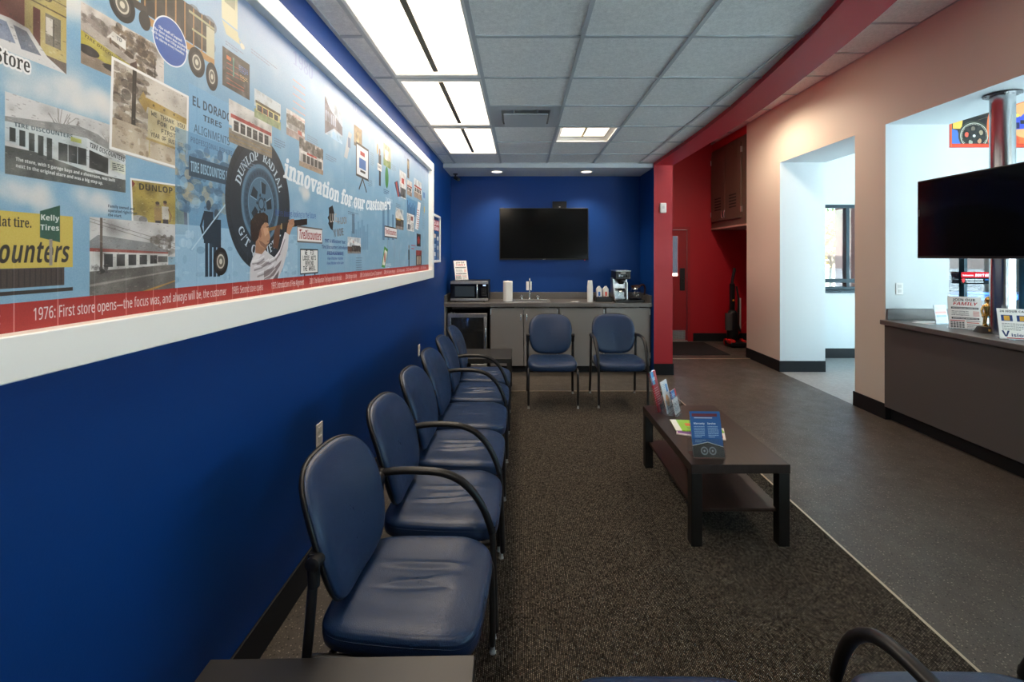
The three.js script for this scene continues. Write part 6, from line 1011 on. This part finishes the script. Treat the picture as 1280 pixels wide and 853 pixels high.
// ---------------------------------------------------------------- the room beyond
{
  const d = 7.24, w = thing('wall_banner', 'orange-bordered banner with wheel and car artwork high on the showroom wall', 'banner', [0, 0, 0]);
  const x0 = px(1187, d), x1 = 8.95, y0 = py(184.5, d), y1 = 4.3;
  const art = picture(1024, 480, (g, W0, H0) => {
    G = g; const sx = W0 / (x1 - x0), X = (p) => (px(p, d) - x0) * sx, Y = (p) => (y1 - py(p, d)) * H0 / (y1 - y0);
    fill('#1b1715', 0, 0, W0, H0); poly('#4468b4', [[X(1189), Y(161)], [X(1196), Y(163)], [X(1201), Y(180)], [X(1189), Y(180)]]); poly('#e8b04a', [[X(1190), Y(140)], [X(1203), Y(148)], [X(1201), Y(161)], [X(1190), Y(161)]]); for (let i = 0; i < 5; i++) line('#6f5f4a', 3, [[X(1222), Y(150 - i * 5)], [X(1242), Y(143 - i * 5)]]);
    const cx = X(1217), cy = Y(170), k = sx * d / FPX; disc('#3b3a2c', cx, cy, 20 * k, 20 * k); disc('#17140f', cx, cy, 16.5 * k, 16.5 * k); for (let i = 0; i < 48; i++) { const a = i / 48 * 6.283; disc('#e6dcc4', cx + Math.cos(a) * 15.4 * k, cy + Math.sin(a) * 15.4 * k, 0.5 * k); } ring('#e6e0cc', cx, cy, 17 * k, 17 * k, 0.7 * k); for (let i = 0; i < 5; i++) { const a = i / 5 * 6.283 + 0.2; line('#2c2822', 3.4 * k, [[cx, cy], [cx + Math.cos(a) * 14 * k, cy + Math.sin(a) * 14 * k]]); disc(['#b98a68', '#9b9a86', '#d6553c', '#6d5f50', '#a08c70'][i], cx + Math.cos(a + 0.6) * 9.5 * k, cy + Math.sin(a + 0.6) * 9.5 * k, 2.6 * k, 3.4 * k); } disc('#e4e1da', cx, cy, 1.8 * k); ring('#1b1715', cx, cy, 7 * k, 7 * k, 0.8 * k);
    disc('#e8672e', X(1266), Y(158), 33 * k, 46 * k); disc('#eda46a', X(1284), Y(150), 26 * k, 24 * k); disc('#d94f28', X(1254), Y(176), 20 * k, 12 * k); poly('#4656c8', [[X(1266), Y(136)], [X(1275), Y(146)], [X(1290), Y(132)], [X(1290), Y(160)], [X(1268), Y(162)]]); disc('#f2d05a', X(1270), Y(144), 4 * k, 2.6 * k); fill('#2a2320', X(1275), Y(150), 10 * k, 5 * k); fill('#2a2350', X(1268), Y(153), 6 * k, 8 * k); line('#4656c8', 4, [[X(1241), Y(140)], [X(1239), Y(150)]]);
    fill('#e0431f', 0, Y(180), W0, H0); fill('#c5301a', 0, Y(180), W0, 6); fill('#e2622a', 0, 0, 10, H0);
  });
  part(w, 'board', box(x0 - 0.03, x1, y0, y1, ZS, ZS + 0.03, 0.004), M.redPlastic);
  part(w, 'artwork', box(x0, x1 - 0.02, y0 + 0.002, y1 - 0.02, ZS + 0.029, ZS + 0.033), print(art, 0.5));
}
{ // staff desk behind the service counter
  const k = thing('staff_desk', 'long white desk with blue edging behind the service counter', 'desk');
  part(k, 'desk_top', box(4.42, 5.35, 0.72, 0.755, 1.6, -4.0, 0.004), std({ color: rgb(0.78, 0.78, 0.77), roughness: 0.5 }));
  part(k, 'edge_band', [box(4.41, 4.42, 0.72, 0.755, 1.6, -4.0), box(5.35, 5.36, 0.72, 0.755, 1.6, -4.0), box(4.41, 5.36, 0.72, 0.755, -4.0, -4.01)], flat(rgb(0.02, 0.16, 0.55), 0.4), 'blue edging');
  for (const z of [1.5, -1.2, -3.9]) part(k, 'support_panel', box(4.5, 5.27, 0, 0.72, z - 0.02, z + 0.02), M.whitePlastic);
}
{ // banner on the bay window
  const d = 7.2, t = picture(512, 200, (g, w, h) => { G = g; fill('#b01420', 0, 0, w, h * 0.46); fill('#12171a', 0, h * 0.46, w, h * 0.54); text('TireDiscounters', 22, 66, 34, '#f4f4f4', 'sans-serif', 'left', 'bold', 190); text("DON'T GET", 235, 74, 62, '#ffffff', 'sans-serif', 'left', 'italic bold', 262); poly('#e03a3a', [[14, 112], [58, 106], [62, 150], [38, 182], [14, 152]]); text('Nationwide Warranty', 72, 138, 34, '#f4f4f4', 'sans-serif', 'left', 'bold', 300); text('+ Roadside Assistance', 72, 176, 34, '#f4f4f4', 'sans-serif', 'left', 'bold', 310); fill('#2a6ab0', 410, 120, 60, 14); });
  const b = thing('window_banner', 'red and black printed banner fixed across the service bay window', 'banner');
  part(b, 'printed_sheet', box(px(1205, d), px(1242.5, d), py(355.5, d), py(340.5, d), -d - 0.045, -d - 0.05), std({ map: t, roughness: 0.9, specularIntensity: 0.2 }));
}
{ // service bay behind the window
  for (const [n, g] of [['wall_bay_inner', box(6.2, 6.3, 0, 3.3, ZS - 0.2, -9.0)], ['wall_bay_back', box(6.2, XE + 0.2, 0, 3.3, -9.0, -9.2)], ['wall_bay_outer', box(XE, XE + 0.2, 0, 3.3, ZS - 0.2, -9.0)]]) struct(n, metres(g), M.brown);
  struct('ceiling_bay', box(6.2, XE + 0.2, 3.3, 3.4, ZS - 0.2, -9.2), M.brown);
  const bench = thing('workbench', 'steel workbench with blue edge in the service bay', 'bench', [7.95, 0, -8.0]);
  part(bench, 'bench_top', box(-0.9, 1.2, 0.86, 0.95, -0.3, 0.3, 0.006), flat(rgb(0.02, 0.12, 0.5), 0.4));
  for (const [x, z] of [[-0.85, -0.25], [1.15, -0.25], [-0.85, 0.25], [1.15, 0.25]]) part(bench, 'leg', box(x - 0.03, x + 0.03, 0, 0.86, z - 0.03, z + 0.03, 0.004), M.steel);
  part(bench, 'lower_shelf', box(-0.88, 1.18, 0.3, 0.33, -0.27, 0.27), M.steel);
  const tireGeo = join([new THREE.TorusGeometry(0.24, 0.085, 12, 36).rotateX(Math.PI / 2).scale(1, 1.2, 1)]);
  for (let k = 0; k < 4; k++) { const m = single('tire', tireGeo, M.rubber, ['lowest tire of the stack in the service bay', 'second tire from the floor in the service bay stack', 'third tire from the floor in the service bay stack', 'topmost tire of the stack in the service bay'][k], 'tire', 'stacked tires'); m.position.set(6.66, 0.104 + k * 0.208, -8.64); }
  const chest = thing('tool_chest', 'black tool chest with red trim behind the workbench in the service bay', 'tool chest', [8.0, 0, -8.78]);
  part(chest, 'chest_body', box(-0.5, 0.5, 0.08, 1.26, -0.18, 0.18, 0.01), M.blackPlastic);
  for (let k = 0; k < 6; k++) { const dr = part(chest, 'drawer', box(-0.48, 0.48, 0.12 + k * 0.18, 0.285 + k * 0.18, 0.18, 0.2, 0.004), M.blackPlastic); part(dr, 'handle', box(-0.4, 0.4, 0.25 + k * 0.18, 0.262 + k * 0.18, 0.2, 0.215, 0.003), M.steel); }
  part(chest, 'trim', [box(-0.5, -0.38, 1.21, 1.25, 0.181, 0.19), box(0.38, 0.5, 1.21, 1.25, 0.181, 0.19)], M.redPlastic, 'bright red trim');
  for (const [x, z] of [[-0.42, -0.1], [0.42, -0.1], [-0.42, 0.1], [0.42, 0.1]]) part(chest, 'caster', new THREE.CylinderGeometry(0.04, 0.04, 0.03, 16).rotateZ(Math.PI / 2).translate(x, 0.04, z), M.rubber);
  const l = thing('bay_light', 'hanging strip light in the service bay', 'ceiling light', [7.7, 3.25, -8.3]);
  part(l, 'housing', box(-0.6, 0.6, 0, 0.05, -0.1, 0.1, 0.005), M.lampHousing);
  part(l, 'lens', box(-0.58, 0.58, -0.012, 0, -0.08, 0.08), M.tube);
  areaLamp(l, 1.1, 0.14, 0, -0.02, 0, 3);
}

// ---------------------------------------------------------------- outdoors
{
  struct('ground', [box(-40, 60, -0.3, -0.2, 50, -60)], M.concrete);
  struct('pavement', [box(XE + 0.2, 40, -0.2, -0.03, 40, -50), box(-30, XE + 0.2, -0.2, -0.03, 40, ZN + 0.2), box(-30, XE + 0.2, -0.2, -0.03, -9.2, -50), box(-30, -1.3, -0.2, -0.03, ZN + 0.2, -9.2)], M.concrete);
  const nb = thing('neighbour_building', 'reddish brick building seen through the glass of the red door', 'building', [0, -0.03, -17]);
  part(nb, 'wall', metres(box(-6, 7, 0, 4.2, -3, 0)), flat(rgb(0.32, 0.15, 0.1), 0.9));
  part(nb, 'roof', box(-6.2, 7.2, 4.2, 4.4, -3.2, 0.2), flat(rgb(0.1, 0.09, 0.08), 0.9));
  for (const x of [-3, 1, 4.6]) part(nb, 'window', box(x, x + 1.2, 1.0, 2.4, 0, 0.03), M.darkGloss);
  const grass = struct('lawn', box(9, 34, -0.03, -0.02, -19, -40), flat(rgb(0.13, 0.2, 0.05), 0.95));
  const leafMats = [flat(rgb(0.20, 0.22, 0.05), 0.8), flat(rgb(0.10, 0.18, 0.05), 0.8), flat(rgb(0.36, 0.2, 0.05), 0.8)];
  const labels = ['autumn tree with orange-green crown beyond the showroom window', 'green roadside tree beyond the showroom window', 'yellow-green tree standing beyond the lawn', 'small dark green tree behind the lawn'];
  [[14.0, -21, 3.4, 2], [16.6, -24.2, 3.2, 1], [19.6, -29.5, 5.0, 0], [22.5, -33, 5.2, 1]].forEach(([x, z, h, m], i) => {
    const t = thing('tree', labels[i], 'tree', [x, -0.02, z], 0, 'trees beyond the window');
    part(t, 'trunk', [tube([[0, 0, 0], [0.05, h * 0.3, 0.03], [-0.03, h * 0.6, 0]], 0.12, 12, 8), tube([[0, h * 0.35, 0], [0.5, h * 0.6, 0.2]], 0.06, 8, 6), tube([[0, h * 0.4, 0], [-0.5, h * 0.65, -0.2]], 0.06, 8, 6)], flat(rgb(0.08, 0.05, 0.03), 0.9));
    const blade = new THREE.PlaneGeometry(0.13, 0.16), crown = new THREE.InstancedMesh(plain(blade), leafMats[m], 1400), o = new THREE.Object3D();
    for (let k = 0; k < 1400; k++) { const a = rnd() * 6.283, b = Math.acos(2 * rnd() - 1), r = 0.42 * h * Math.cbrt(0.15 + 0.85 * rnd()) * (0.75 + 0.35 * Math.sin(a * 3 + b * 4)); o.position.set(Math.sin(b) * Math.cos(a) * r, h * 0.68 + Math.cos(b) * r * 0.8, Math.sin(b) * Math.sin(a) * r); o.rotation.set(rnd() * 6, rnd() * 6, rnd() * 6); o.updateMatrix(); crown.setMatrixAt(k, o.matrix); }
    crown.name = 'crown'; crown.userData.kind = 'stuff'; crown.castShadow = true; t.add(crown);
  });
}
renderer.render(scene, camera);
